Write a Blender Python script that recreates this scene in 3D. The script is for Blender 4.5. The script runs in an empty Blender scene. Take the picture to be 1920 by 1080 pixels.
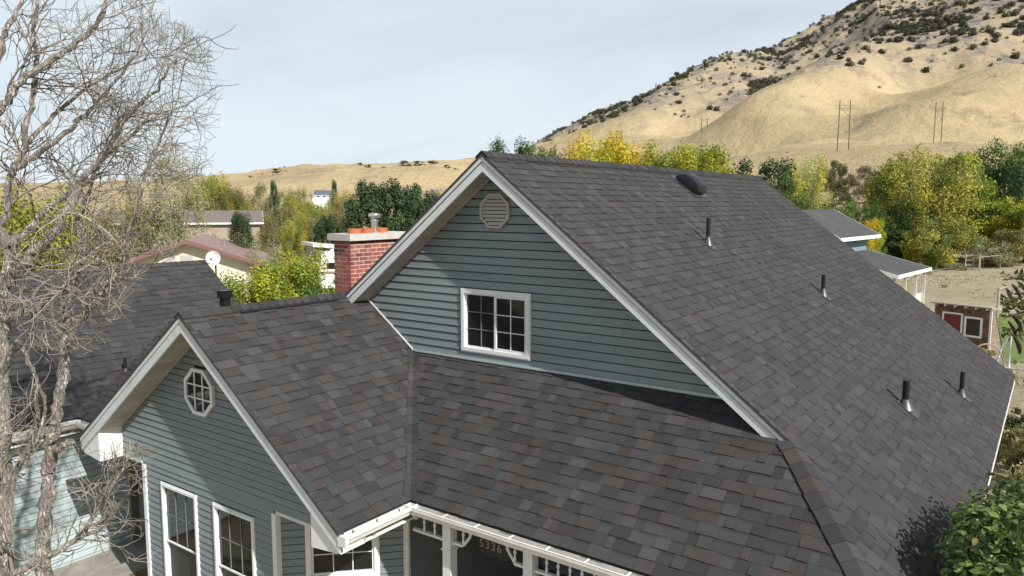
import bpy, bmesh, math, random
import numpy as np
from mathutils import Vector, Matrix

# ------------------------------------------------------------------ camera
CAM = np.array([-8.1488, -6.3647, 6.1105]); YAW, PITCH, ROLL, FPX = 0.6239, 0.1119, 0.0013, 1416.6
_F = np.array([math.cos(YAW)*math.cos(PITCH), math.sin(YAW)*math.cos(PITCH), -math.sin(PITCH)])
_R0 = np.array([math.sin(YAW), -math.cos(YAW), 0.0]); _U0 = np.cross(_R0, _F)
_R = _R0*math.cos(ROLL)+_U0*math.sin(ROLL); _U = -_R0*math.sin(ROLL)+_U0*math.cos(ROLL)
sc = bpy.context.scene
COL = sc.collection
cd = bpy.data.cameras.new('camera'); cam = bpy.data.objects.new('camera', cd); COL.objects.link(cam)
cd.sensor_width = 36.0; cd.lens = FPX/1920*36; cd.clip_end = 12000; cd.clip_start = 0.05
m = Matrix.Identity(4)
for i in range(3):
    m[i][0] = _R[i]; m[i][1] = _U[i]; m[i][2] = -_F[i]; m[i][3] = CAM[i]
cam.matrix_world = m; sc.camera = cam
sc.render.resolution_x = 1024; sc.render.resolution_y = 576

# ------------------------------------------------------------------ sky, sun, exposure
SUN_TO = Vector((-0.25, -1.0, 0.80)).normalized()          # towards the sun
SUN_EL = math.asin(SUN_TO.z); SUN_ROT = math.atan2(SUN_TO.x, SUN_TO.y)
W = bpy.data.worlds.new('World'); sc.world = W; W.use_nodes = True
nt = W.node_tree; nt.nodes.clear()
def N(t, tree=None, **kw):
    n = (tree or nt).nodes.new(t)
    for k, v in kw.items(): setattr(n, k, v)
    return n
out = N('ShaderNodeOutputWorld'); bg = N('ShaderNodeBackground'); sky = N('ShaderNodeTexSky')
sky.sky_type = 'NISHITA'; sky.sun_disc = False; sky.sun_elevation = SUN_EL; sky.sun_rotation = SUN_ROT
sky.air_density = 1.0; sky.dust_density = 1.6; sky.ozone_density = 1.0; sky.altitude = 1400
tc = N('ShaderNodeTexCoord'); sep = N('ShaderNodeSeparateXYZ'); nt.links.new(tc.outputs['Generated'], sep.inputs[0])
ad = N('ShaderNodeMath', operation='ADD'); ad.inputs[1].default_value = 0.16; nt.links.new(sep.outputs[2], ad.inputs[0])
mx = N('ShaderNodeMath', operation='MAXIMUM'); mx.inputs[1].default_value = 0.05; nt.links.new(ad.outputs[0], mx.inputs[0])
dx = N('ShaderNodeMath', operation='DIVIDE'); dy = N('ShaderNodeMath', operation='DIVIDE')
nt.links.new(sep.outputs[0], dx.inputs[0]); nt.links.new(mx.outputs[0], dx.inputs[1])
nt.links.new(sep.outputs[1], dy.inputs[0]); nt.links.new(mx.outputs[0], dy.inputs[1])
cmb = N('ShaderNodeCombineXYZ'); nt.links.new(dx.outputs[0], cmb.inputs[0]); nt.links.new(dy.outputs[0], cmb.inputs[1])
mp = N('ShaderNodeMapping'); mp.inputs['Rotation'].default_value = (0, 0, math.radians(-52)); mp.inputs['Scale'].default_value = (1.1, 0.6, 1)
nt.links.new(cmb.outputs[0], mp.inputs[0])
nz = N('ShaderNodeTexNoise'); nz.inputs['Scale'].default_value = 0.85; nz.inputs['Detail'].default_value = 7; nz.inputs['Roughness'].default_value = 0.5; nz.inputs['Distortion'].default_value = 0.5
nt.links.new(mp.outputs[0], nz.inputs[0])
cr = N('ShaderNodeValToRGB'); cr.color_ramp.elements[0].position = 0.33; cr.color_ramp.elements[0].color = (0.27, 0.27, 0.27, 1)
cr.color_ramp.elements[1].position = 0.66; cr.color_ramp.elements[1].color = (1, 1, 1, 1)
nt.links.new(nz.outputs[0], cr.inputs[0])
mixc = N('ShaderNodeMix', data_type='RGBA'); den = N('ShaderNodeMath', operation='MAXIMUM'); den.inputs[1].default_value = 0.0; nt.links.new(sep.outputs[2], den.inputs[0])
da = N('ShaderNodeMath', operation='ADD'); da.inputs[1].default_value = 0.12; nt.links.new(den.outputs[0], da.inputs[0])
tau = N('ShaderNodeMath', operation='DIVIDE'); nt.links.new(cr.outputs[0], tau.inputs[0]); nt.links.new(da.outputs[0], tau.inputs[1])
tm1 = N('ShaderNodeMath', operation='MULTIPLY'); tm1.inputs[1].default_value = -0.75; nt.links.new(tau.outputs[0], tm1.inputs[0])
ex = N('ShaderNodeMath', operation='EXPONENT'); nt.links.new(tm1.outputs[0], ex.inputs[0])
om = N('ShaderNodeMath', operation='SUBTRACT'); om.inputs[0].default_value = 1.0; nt.links.new(ex.outputs[0], om.inputs[1])
nt.links.new(om.outputs[0], mixc.inputs[0])
nt.links.new(sky.outputs[0], mixc.inputs[6]); mixc.inputs[7].default_value = (9.6, 10.7, 11.5, 1)
nt.links.new(mixc.outputs[2], bg.inputs[0]); bg.inputs[1].default_value = 0.068
nt.links.new(bg.outputs[0], out.inputs[0])
sl = bpy.data.lights.new('sun', 'SUN'); so = bpy.data.objects.new('sun', sl); COL.objects.link(so)
sl.energy = 5.0; sl.angle = math.radians(0.6); sl.color = (1.0, 0.965, 0.91)
so.rotation_euler = SUN_TO.to_track_quat('Z', 'Y').to_euler(); so.location = (0, -30, 40)
sc.view_settings.view_transform = 'Standard'; sc.view_settings.look = 'None'
sc.view_settings.exposure = 0.30; sc.view_settings.gamma = 1.0; sc.view_settings.use_curve_mapping = False

# ------------------------------------------------------------------ helpers
rnd = random.Random(7); npr = np.random.default_rng(11)
def ray(x, y): return _F + _R*(x-960)/FPX - _U*(y-540)/FPX
def onplane(x, y, n, c):
    d = ray(x, y); n = np.array(n, float); t = (c-n@CAM)/(n@d); return CAM+t*d
def atX(x, y, c): return onplane(x, y, (1, 0, 0), c)
def atY(x, y, c): return onplane(x, y, (0, 1, 0), c)
def atZ(x, y, c): return onplane(x, y, (0, 0, 1), c)
def atD(x, y, dist):
    d = ray(x, y); return CAM + d*(dist/math.hypot(d[0], d[1]))
def proj(p):
    d = np.asarray(p, float)-CAM; z = d@_F
    return 960+FPX*(d@_R)/z, 540-FPX*(d@_U)/z, z

def top(name, label, cat, loc=(0, 0, 0), group=None):
    o = bpy.data.objects.new(name, None); COL.objects.link(o); o.location = loc
    o.empty_display_size = 0.3; o['label'] = label; o['category'] = cat
    if group: o['group'] = group
    return o
def tag(o, label, cat, group=None):
    o['label'] = label; o['category'] = cat
    if group: o['group'] = group
    return o
def link(name, mesh, parent=None, mat=None, kind=None, label=None):
    """object whose mesh is in world coordinates; parents may be an Empty away from the origin"""
    o = bpy.data.objects.new(name, mesh); COL.objects.link(o)
    if mat and not mesh.materials: mesh.materials.append(mat)
    if parent is not None:
        o.parent = parent
        if parent.type == 'EMPTY': o.location = -Vector(parent.location)
    if kind: o['kind'] = kind
    if label: o['label'] = label
    return o
class MB:
    def __init__(s): s.v = []; s.f = []; s.c = []
    def face(s, pts, col=(1, 1, 1), al=None):
        b = len(s.v); s.v += [tuple(p) for p in pts]; s.f.append(tuple(range(b, b+len(pts))))
        s.c += [(col[0], col[1], col[2], (al[i] if al else 0.0)) for i in range(len(pts))]
    def hexa(s, p, col=(1, 1, 1)):
        # p: 8 points, bottom loop 0-3, top loop 4-7
        for q in ((0, 3, 2, 1), (4, 5, 6, 7), (0, 1, 5, 4), (1, 2, 6, 5), (2, 3, 7, 6), (3, 0, 4, 7)):
            s.face([p[i] for i in q], col)
    def box(s, a, b, col=(1, 1, 1)):
        x0, y0, z0 = a; x1, y1, z1 = b
        if x0 > x1: x0, x1 = x1, x0
        if y0 > y1: y0, y1 = y1, y0
        if z0 > z1: z0, z1 = z1, z0
        s.hexa([(x0, y0, z0), (x1, y0, z0), (x1, y1, z0), (x0, y1, z0), (x0, y0, z1), (x1, y0, z1), (x1, y1, z1), (x0, y1, z1)], col)
    def obox(s, o, e, n, u, a0, a1, b0, b1, c0, c1, col=(1, 1, 1)):
        """oriented box: axes e (a), n (b), u (c) from origin o"""
        o = Vector(o); e = Vector(e); n = Vector(n); u = Vector(u)
        P = lambda a, b, c: o+e*a+n*b+u*c
        s.hexa([P(a0, b0, c0), P(a1, b0, c0), P(a1, b1, c0), P(a0, b1, c0), P(a0, b0, c1), P(a1, b0, c1), P(a1, b1, c1), P(a0, b1, c1)], col)
    def prism(s, poly, ext, col=(1, 1, 1)):
        """poly: list of 3D points (planar), extruded by vector ext"""
        ext = Vector(ext); a = [Vector(p) for p in poly]; b = [p+ext for p in a]; n = len(a)
        s.face(a[::-1], col); s.face(b, col)
        for i in range(n): s.face([a[i], a[(i+1) % n], b[(i+1) % n], b[i]], col)
    def tube(s, pts, rad, sides=8, caps=True, col=(1, 1, 1)):
        pts = [Vector(p) for p in pts]; n = len(pts)
        if not hasattr(rad, '__len__'): rad = [rad]*n
        ref = Vector((0.31, 0.17, 0.93)); base = len(s.v); rings = []
        for i in range(n):
            d = (pts[min(i+1, n-1)]-pts[max(i-1, 0)])
            if d.length < 1e-9: d = Vector((0, 0, 1))
            d.normalize(); a = d.cross(ref)
            if a.length < 1e-3: a = d.cross(Vector((1, 0, 0)))
            a.normalize(); b = d.cross(a); rings.append([pts[i]+(a*math.cos(t)+b*math.sin(t))*rad[i] for t in [2*math.pi*k/sides for k in range(sides)]])
        for i in range(n-1):
            for k in range(sides):
                s.face([rings[i][k], rings[i][(k+1) % sides], rings[i+1][(k+1) % sides], rings[i+1][k]], col)
        if caps: s.face(rings[0][::-1], col); s.face(rings[-1], col)
    def lathe(s, o, prof, sides=20, axis=(0, 0, 1), col=(1, 1, 1)):
        o = Vector(o); ax = Vector(axis).normalized(); a = ax.cross(Vector((0.9, 0.3, 0.2))).normalized(); b = ax.cross(a)
        rings = [[o+ax*z+(a*math.cos(t)+b*math.sin(t))*r for t in [2*math.pi*k/sides for k in range(sides)]] for r, z in prof]
        for i in range(len(rings)-1):
            for k in range(sides):
                s.face([rings[i][k], rings[i][(k+1) % sides], rings[i+1][(k+1) % sides], rings[i+1][k]], col)
        if prof[0][0] > 1e-4: s.face(rings[0][::-1], col)
        if prof[-1][0] > 1e-4: s.face(rings[-1], col)
    def mesh(s, name, smooth=False, weld=False):
        me = bpy.data.meshes.new(name); me.from_pydata(s.v, [], s.f)
        at = me.color_attributes.new('tint', 'FLOAT_COLOR', 'CORNER')
        at.data.foreach_set('color', np.array(s.c, np.float32).ravel())
        if weld or smooth:
            bm = bmesh.new(); bm.from_mesh(me); bmesh.ops.remove_doubles(bm, verts=bm.verts, dist=1e-5)
            bmesh.ops.recalc_face_normals(bm, faces=bm.faces); bm.to_mesh(me); bm.free()
        if smooth:
            me.polygons.foreach_set('use_smooth', [True]*len(me.polygons))
            try: me.set_sharp_from_angle(angle=math.radians(40))
            except Exception: pass
        me.update(); return me
    def build(s, name, mat, parent=None, kind=None, smooth=False, label=None):
        return link(name, s.mesh(name, smooth), parent, mat, kind, label)

def clip(poly, axis, val, keep_less):
    o = []; n = len(poly)
    for i in range(n):
        p, q = poly[i], poly[(i+1) % n]
        dp = (val-p[axis]) if keep_less else (p[axis]-val); dq = (val-q[axis]) if keep_less else (q[axis]-val)
        if dp >= 0: o.append(p)
        if (dp > 0 and dq < 0) or (dp < 0 and dq > 0):
            t = dp/(dp-dq); o.append((p[0]+(q[0]-p[0])*t, p[1]+(q[1]-p[1])*t))
    return o
def area2(p): return abs(sum(p[i][0]*p[(i+1) % len(p)][1]-p[(i+1) % len(p)][0]*p[i][1] for i in range(len(p))))/2

# ------------------------------------------------------------------ materials
MATS = {}
def mat(name, color, rough=0.6, noise=0.0, nscale=8.0, bump=0.0, bscale=60.0, metal=0.0, spec=0.5, tint=False, stretch=None, ndark=None, leaf=False, coat=0.0):
    if name in MATS: return MATS[name]
    M = bpy.data.materials.new(name); M.use_nodes = True; t = M.node_tree; b = t.nodes['Principled BSDF']; L = t.links
    b.inputs['Roughness'].default_value = rough; b.inputs['Metallic'].default_value = metal; b.inputs['Specular IOR Level'].default_value = spec
    if coat: b.inputs['Coat Weight'].default_value = coat
    src = None
    rgb = N('ShaderNodeRGB', t); rgb.outputs[0].default_value = (*color, 1); src = rgb.outputs[0]
    co = N('ShaderNodeTexCoord', t); g = N('ShaderNodeNewGeometry', t); vec = g.outputs['Position']
    if stretch:
        mpp = N('ShaderNodeMapping', t); mpp.inputs['Scale'].default_value = stretch; L.new(vec, mpp.inputs[0]); vec = mpp.outputs[0]
    if tint:
        a = N('ShaderNodeAttribute', t); a.attribute_name = 'tint'
        mu = N('ShaderNodeMix', t, data_type='RGBA', blend_type='MULTIPLY'); mu.inputs[0].default_value = 1
        L.new(src, mu.inputs[6]); L.new(a.outputs['Color'], mu.inputs[7]); src = mu.outputs[2]
    if noise:
        n1 = N('ShaderNodeTexNoise', t); n1.inputs['Scale'].default_value = nscale; n1.inputs['Detail'].default_value = 6; n1.inputs['Roughness'].default_value = 0.6; L.new(vec, n1.inputs[0])
        mr = N('ShaderNodeMapRange', t); mr.inputs[1].default_value = 0.3; mr.inputs[2].default_value = 0.7; mr.inputs[3].default_value = 1-noise; mr.inputs[4].default_value = 1+noise; L.new(n1.outputs[0], mr.inputs[0])
        mu = N('ShaderNodeMix', t, data_type='RGBA', blend_type='MULTIPLY'); mu.inputs[0].default_value = 1
        L.new(src, mu.inputs[6]); L.new(mr.outputs[0], mu.inputs[7]); src = mu.outputs[2]
    L.new(src, b.inputs['Base Color'])
    if bump:
        n2 = N('ShaderNodeTexNoise', t); n2.inputs['Scale'].default_value = bscale; n2.inputs['Detail'].default_value = 4; L.new(vec, n2.inputs[0])
        bp = N('ShaderNodeBump', t); bp.inputs['Strength'].default_value = bump; bp.inputs['Distance'].default_value = 0.02; L.new(n2.outputs[0], bp.inputs['Height']); L.new(bp.outputs[0], b.inputs['Normal'])
    if leaf:
        o = t.nodes['Material Output']; tr = N('ShaderNodeBsdfTranslucent', t); L.new(src, tr.inputs[0]); ms = N('ShaderNodeMixShader', t); ms.inputs[0].default_value = 0.3
        L.new(b.outputs[0], ms.inputs[1]); L.new(tr.outputs[0], ms.inputs[2]); L.new(ms.outputs[0], o.inputs['Surface'])
    MATS[name] = M; return M

def shingle_mat(name, base):
    M = mat(name, base, rough=0.92, tint=True, noise=0.10, nscale=0.9, spec=0.25)
    t = M.node_tree; L = t.links; b = t.nodes['Principled BSDF']
    src = b.inputs['Base Color'].links[0].from_socket
    a = [n for n in t.nodes if n.type == 'ATTRIBUTE'][0]
    # printed shadow band at the head of some tabs (alpha runs 0..1 up the tab)
    r = N('ShaderNodeMapRange', t); r.inputs[1].default_value = 0.70; r.inputs[2].default_value = 0.95; r.inputs[3].default_value = 1.0; r.inputs[4].default_value = 0.68; r.interpolation_type = 'SMOOTHSTEP'
    L.new(a.outputs['Alpha'], r.inputs[0])
    m1 = N('ShaderNodeMix', t, data_type='RGBA', blend_type='MULTIPLY'); m1.inputs[0].default_value = 1; L.new(src, m1.inputs[6]); L.new(r.outputs[0], m1.inputs[7])
    g = N('ShaderNodeNewGeometry', t); v = N('ShaderNodeTexNoise', t); v.inputs['Scale'].default_value = 260; v.inputs['Detail'].default_value = 3; v.inputs['Roughness'].default_value = 0.8; L.new(g.outputs['Position'], v.inputs[0])
    r2 = N('ShaderNodeMapRange', t); r2.inputs[1].default_value = 0.3; r2.inputs[2].default_value = 0.72; r2.inputs[3].default_value = 0.55; r2.inputs[4].default_value = 1.5; L.new(v.outputs[0], r2.inputs[0])
    m2 = N('ShaderNodeMix', t, data_type='RGBA', blend_type='MULTIPLY'); m2.inputs[0].default_value = 1; L.new(m1.outputs[2], m2.inputs[6]); L.new(r2.outputs[0], m2.inputs[7])
    L.new(m2.outputs[2], b.inputs['Base Color'])
    bp = N('ShaderNodeBump', t); bp.inputs['Strength'].default_value = 0.35; bp.inputs['Distance'].default_value = 0.004; L.new(v.outputs[0], bp.inputs['Height']); L.new(bp.outputs[0], b.inputs['Normal'])
    return M
M_SH = shingle_mat('roof_shingle', (0.0485, 0.0478, 0.0485))
M_DECK = mat('roof_underlay', (0.03, 0.03, 0.03), 0.95)
M_SIDING = mat('siding_teal', (0.195, 0.229, 0.236), 0.5, tint=True, noise=0.07, nscale=1.6, bump=0.05, bscale=30, stretch=(1, 1, 5))  # siding colour with shade mixed in, for the walls out of the sun
M_SIDING2 = mat('siding_pale', (0.40, 0.475, 0.48), 0.55, tint=True, noise=0.06, nscale=1.5)  # lighter copy of the same siding, sunlight painted into the garage wall colour
M_WHITE = mat('trim_white', (0.76, 0.77, 0.77), 0.45, noise=0.07, nscale=3.0)
M_FASCIA = mat('fascia_metal', (0.62, 0.645, 0.655), 0.42, noise=0.07, nscale=4.0, bump=0.04, bscale=9)
M_SOFFIT = mat('soffit_vinyl', (0.42, 0.40, 0.355), 0.55, noise=0.12, nscale=4, tint=True)
M_GUTTER = mat('gutter_enamel', (0.72, 0.715, 0.68), 0.4, noise=0.12, nscale=4)
M_GUT_IN = mat('gutter_dirty', (0.40, 0.37, 0.30), 0.8, noise=0.35, nscale=9)
M_DRIP = mat('drip_edge', (0.05, 0.05, 0.052), 0.5)
M_GLASS = mat('window_glass', (0.012, 0.014, 0.015), 0.06, spec=0.5)
M_SCREEN = mat('window_screen', (0.035, 0.037, 0.036), 0.55)
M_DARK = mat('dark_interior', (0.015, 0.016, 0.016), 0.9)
M_BLACK = mat('black_pipe', (0.012, 0.012, 0.013), 0.35)
M_VENTP = mat('vent_plastic', (0.009, 0.009, 0.010), 0.36)
M_GALV = mat('galvanised', (0.62, 0.63, 0.64), 0.32, metal=0.9, noise=0.2, nscale=9)
M_LEAD = mat('flashing', (0.10, 0.10, 0.105), 0.4, metal=0.5, noise=0.2, nscale=12)
M_BRICK = mat('brick_red', (0.27, 0.095, 0.068), 0.9, tint=True, noise=0.35, nscale=25, bump=0.4, bscale=120)
M_MORTAR = mat('mortar', (0.60, 0.49, 0.44), 0.95, noise=0.15, nscale=20, bump=0.3, bscale=150)
M_CONC = mat('concrete', (0.50, 0.475, 0.43), 0.9, noise=0.16, nscale=6, bump=0.2, bscale=80)
M_TERRA = mat('terracotta', (0.43, 0.13, 0.055), 0.85, noise=0.15, nscale=14)
M_LOUVRE = mat('louvre_taupe', (0.42, 0.40, 0.385), 0.6)
M_SIGN = mat('sign_board', (0.02, 0.02, 0.021), 0.6)
M_NUM = mat('number_grey', (0.30, 0.30, 0.29), 0.5)
M_BARK = mat('bark_pale', (0.50, 0.455, 0.40), 0.92, noise=0.3, nscale=5, bump=0.6, bscale=60, stretch=(1, 1, 0.3))
def furrow(M):
    t = M.node_tree; L = t.links; b = t.nodes['Principled BSDF']; src = b.inputs['Base Color'].links[0].from_socket
    g = N('ShaderNodeNewGeometry', t); mp_ = N('ShaderNodeMapping', t); mp_.inputs['Scale'].default_value = (1, 1, 0.28); L.new(g.outputs['Position'], mp_.inputs[0])
    n1 = N('ShaderNodeTexNoise', t); n1.inputs['Scale'].default_value = 42; n1.inputs['Detail'].default_value = 6; n1.inputs['Roughness'].default_value = 0.7; n1.inputs['Distortion'].default_value = 0.8; L.new(mp_.outputs[0], n1.inputs[0])
    r = N('ShaderNodeMapRange', t); r.inputs[1].default_value = 0.33; r.inputs[2].default_value = 0.58; L.new(n1.outputs[0], r.inputs[0])
    m_ = N('ShaderNodeMix', t, data_type='RGBA'); L.new(r.outputs[0], m_.inputs[0]); m_.inputs[6].default_value = (0.14, 0.11, 0.085, 1); L.new(src, m_.inputs[7]); L.new(m_.outputs[2], b.inputs['Base Color'])
    bp = N('ShaderNodeBump', t); bp.inputs['Strength'].default_value = 1.0; bp.inputs['Distance'].default_value = 0.025; L.new(r.outputs[0], bp.inputs['Height']); L.new(bp.outputs[0], b.inputs['Normal'])
furrow(M_BARK)
M_TWIG = mat('twig_grey', (0.31, 0.285, 0.25), 0.85, tint=True)
M_TRUNK = mat('trunk_brown', (0.13, 0.10, 0.075), 0.95, noise=0.3, nscale=12)

# ------------------------------------------------------------------ terrain
def vnoise(x, y, seed=0):
    xi = np.floor(x).astype(np.int64); yi = np.floor(y).astype(np.int64); fx = x-xi; fy = y-yi
    fx = fx*fx*(3-2*fx); fy = fy*fy*(3-2*fy)
    def h(a, b):
        n = (a*374761393+b*668265263+seed*1274126177) & 0xffffffff
        n = ((n ^ (n >> 13))*1274126177) & 0xffffffff
        return ((n ^ (n >> 16)) & 0xffff)/65535.0
    return (h(xi, yi)*(1-fx)+h(xi+1, yi)*fx)*(1-fy)+(h(xi, yi+1)*(1-fx)+h(xi+1, yi+1)*fx)*fy
def fbm(x, y, o=5, seed=0):
    s = 0; a = 0.5
    for i in range(o): s = s+a*vnoise(x*2**i, y*2**i, seed+i); a *= 0.5
    return s
TX = np.array([-500, 0, 300, 430, 560, 700, 900, 1010, 1150, 1300, 1450, 1600, 1750, 1920, 2400], float)
TR = np.array([60, 100, 150, 220, 300, 400, 550, 700, 900, 1200, 1600, 2000, 2600, 3600], float)
TY = np.array([
 [533]*15,
 [476, 476, 476, 476, 476, 476, 474, 472, 470, 468, 462, 455, 452, 452, 452],
 [460, 460, 460, 460, 460, 458, 452, 448, 440, 425, 405, 395, 392, 392, 392],
 [430, 430, 430, 432, 434, 432, 428, 420, 405, 378, 350, 338, 332, 330, 330],
 [400, 398, 396, 396, 396, 392, 388, 384, 352, 302, 284, 276, 270, 268, 268],
 [372, 370, 368, 362, 352, 346, 342, 346, 318, 285, 264, 259, 254, 250, 248],
 [346, 345, 338, 330, 321, 318, 313, 320, 300, 272, 256, 248, 238, 222, 215],
 [345, 342, 334, 327, 312, 305, 297, 303, 286, 262, 238, 220, 192, 146, 100],
 [348, 345, 338, 331, 316, 309, 300, 292, 268, 245, 222, 204, 188, 158, 120],
 [352, 350, 344, 336, 322, 315, 306, 279, 247, 213, 178, 145, 110, 75, 30],
 [356, 354, 350, 342, 330, 322, 314, 271, 225, 179, 120, 58, 0, -55, -140],
 [358, 357, 354, 346, 336, 328, 320, 268, 217, 168, 103, 26, -42, -118, -230],
 [362, 361, 358, 352, 344, 336, 328, 285, 240, 195, 135, 62, 0, -70, -170],
 [368, 367, 365, 360, 354, 348, 342, 310, 280, 245, 200, 140, 90, 40, -40]], float)
_az = np.arctan2(TX-960, FPX)
def _elev(x, y):
    d = ray(x, y); return d[2]/math.hypot(d[0], d[1])
TS = np.array([[_elev(TX[j], TY[i, j]) for j in range(len(TX))] for i in range(len(TR))])
TZ = CAM[2]+TS*TR[:, None]
GZ = -0.35
def smooth_interp(xq, xs, F):
    """Catmull-Rom in the last axis, xs increasing"""
    xq = np.clip(xq, xs[0], xs[-1]-1e-9); i = np.clip(np.searchsorted(xs, xq, side='right')-1, 0, len(xs)-2)
    t = (xq-xs[i])/(xs[i+1]-xs[i])
    def m(k):
        k0 = np.clip(k-1, 0, len(xs)-1); k1 = np.clip(k+1, 0, len(xs)-1); return (F(k1)-F(k0))/(xs[k1]-xs[k0])
    h = xs[i+1]-xs[i]; t2 = t*t; t3 = t2*t
    return (2*t3-3*t2+1)*F(i)+(t3-2*t2+t)*h*m(i)+(-2*t3+3*t2)*F(i+1)+(t3-t2)*h*m(i+1)
RR = np.concatenate([[0, 30], TR]); ZZ = np.vstack([np.full((1, len(TX)), GZ), np.full((1, len(TX)), GZ), TZ])
LR = np.log(RR+40)
SPURS = [(atD(1290, 262, 560), atD(1650, 60, 1350), 75, 32), (atD(1560, 238, 480), atD(1960, 130, 800), 80, 20), (atD(1400, 255, 520), atD(1560, 165, 1000), 60, 26), (atD(1130, 270, 900), atD(1420, 130, 1650), 90, 40), (atD(1640, 200, 760), atD(1800, 30, 1500), 70, 38), (atD(1780, 190, 800), atD(1960, 0, 1500), 80, 40), (atD(480, 365, 370), atD(600, 325, 520), 30, 5), (atD(620, 365, 370), atD(740, 325, 520), 30, 6), (atD(760, 362, 360), atD(880, 320, 520), 30, 6)]
def terrain(az, r):
    """az: angle to the right of the camera's view direction; r: horizontal range from the camera"""
    az = np.asarray(az, float); r = np.asarray(r, float)
    azw = (az+np.pi) % (2*np.pi)-np.pi
    lr = np.log(r+40)
    # interpolate over az for every row, then over r
    cols = np.stack([smooth_interp(azw, _az, (lambda k, row=row: row[k])) for row in ZZ], 0)
    i = np.clip(np.searchsorted(LR, lr, side='right')-1, 0, len(LR)-2)
    idx = np.indices(az.shape)
    take = lambda k: np.take_along_axis(cols, np.clip(k, 0, len(LR)-1)[None], 0)[0]
    t = np.clip((lr-LR[i])/(LR[i+1]-LR[i]), 0, 1)
    p0, p1, p2, p3 = take(i-1), take(i), take(i+1), take(i+2)
    k0 = np.clip(i-1, 0, len(LR)-1); k3 = np.clip(i+2, 0, len(LR)-1)
    m1 = (p2-p0)/(LR[i+1]-LR[k0]+1e-9)*(LR[i+1]-LR[i]); m2 = (p3-p1)/(LR[k3]-LR[i]+1e-9)*(LR[i+1]-LR[i])
    t2, t3 = t*t, t*t*t
    z = (2*t3-3*t2+1)*p1+(t3-2*t2+t)*m1+(-2*t3+3*t2)*p2+(t3-t2)*m2
    wx = r*np.cos(YAW-azw)+CAM[0]; wy = r*np.sin(YAW-azw)+CAM[1]
    # spurs and gullies
    far = np.clip((r-120)/250, 0, 1)
    a1 = np.abs(fbm(wx/120+7, wy/120+3, 4, 3)*2-0.95)
    a2 = fbm(wx/38, wy/38, 4, 9)-0.47
    big = np.clip((r-750)/600, 0, 1)*np.clip((azw+0.0)/0.15, 0, 1)
    u = (wx*0.985+wy*0.17); v = (-wx*0.17+wy*0.985)
    rib = 1-np.abs(fbm(v/230+1.7, u/1100+4.1, 3, 21)*2-0.95)*2
    rib2 = 1-np.abs(fbm(v/80+5.7, u/420+2.1, 4, 31)*2-0.95)*2
    z = z+far*(a1*-17*np.clip((r-150)/200, 0, 1)*(1-big)+a2*5*np.clip(r/500, 0.2, 1.5))+big*(rib*52+rib2*9-24)+big*(fbm(wx/60, wy/60, 5, 91)-0.47)*7+np.clip((r-330)/200, 0, 1)*np.clip((1150-r)/350, 0, 1)*np.clip(azw/0.12, 0, 1)*(np.abs(fbm(v/130+3.3, u/420+1.1, 2, 41)*2-0.9)*-40+8)
    for (A, B, wd, hh) in SPURS:
        abx, aby = B[0]-A[0], B[1]-A[1]; t = np.clip(((wx-A[0])*abx+(wy-A[1])*aby)/(abx*abx+aby*aby), 0, 1); dd = np.hypot(wx-A[0]-abx*t, wy-A[1]-aby*t)
        z = z+hh*np.exp(-(dd/wd)**2)*np.clip(t*4, 0.0, 1)*np.clip((1-t)*3, 0, 1)*np.where(r > 280, 1, 0)
    return z
def ground_at(p):
    dx, dy = p[0]-CAM[0], p[1]-CAM[1]; r = math.hypot(dx, dy); az = YAW-math.atan2(dy, dx)
    return float(terrain(np.array([az]), np.array([r]))[0])

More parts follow.
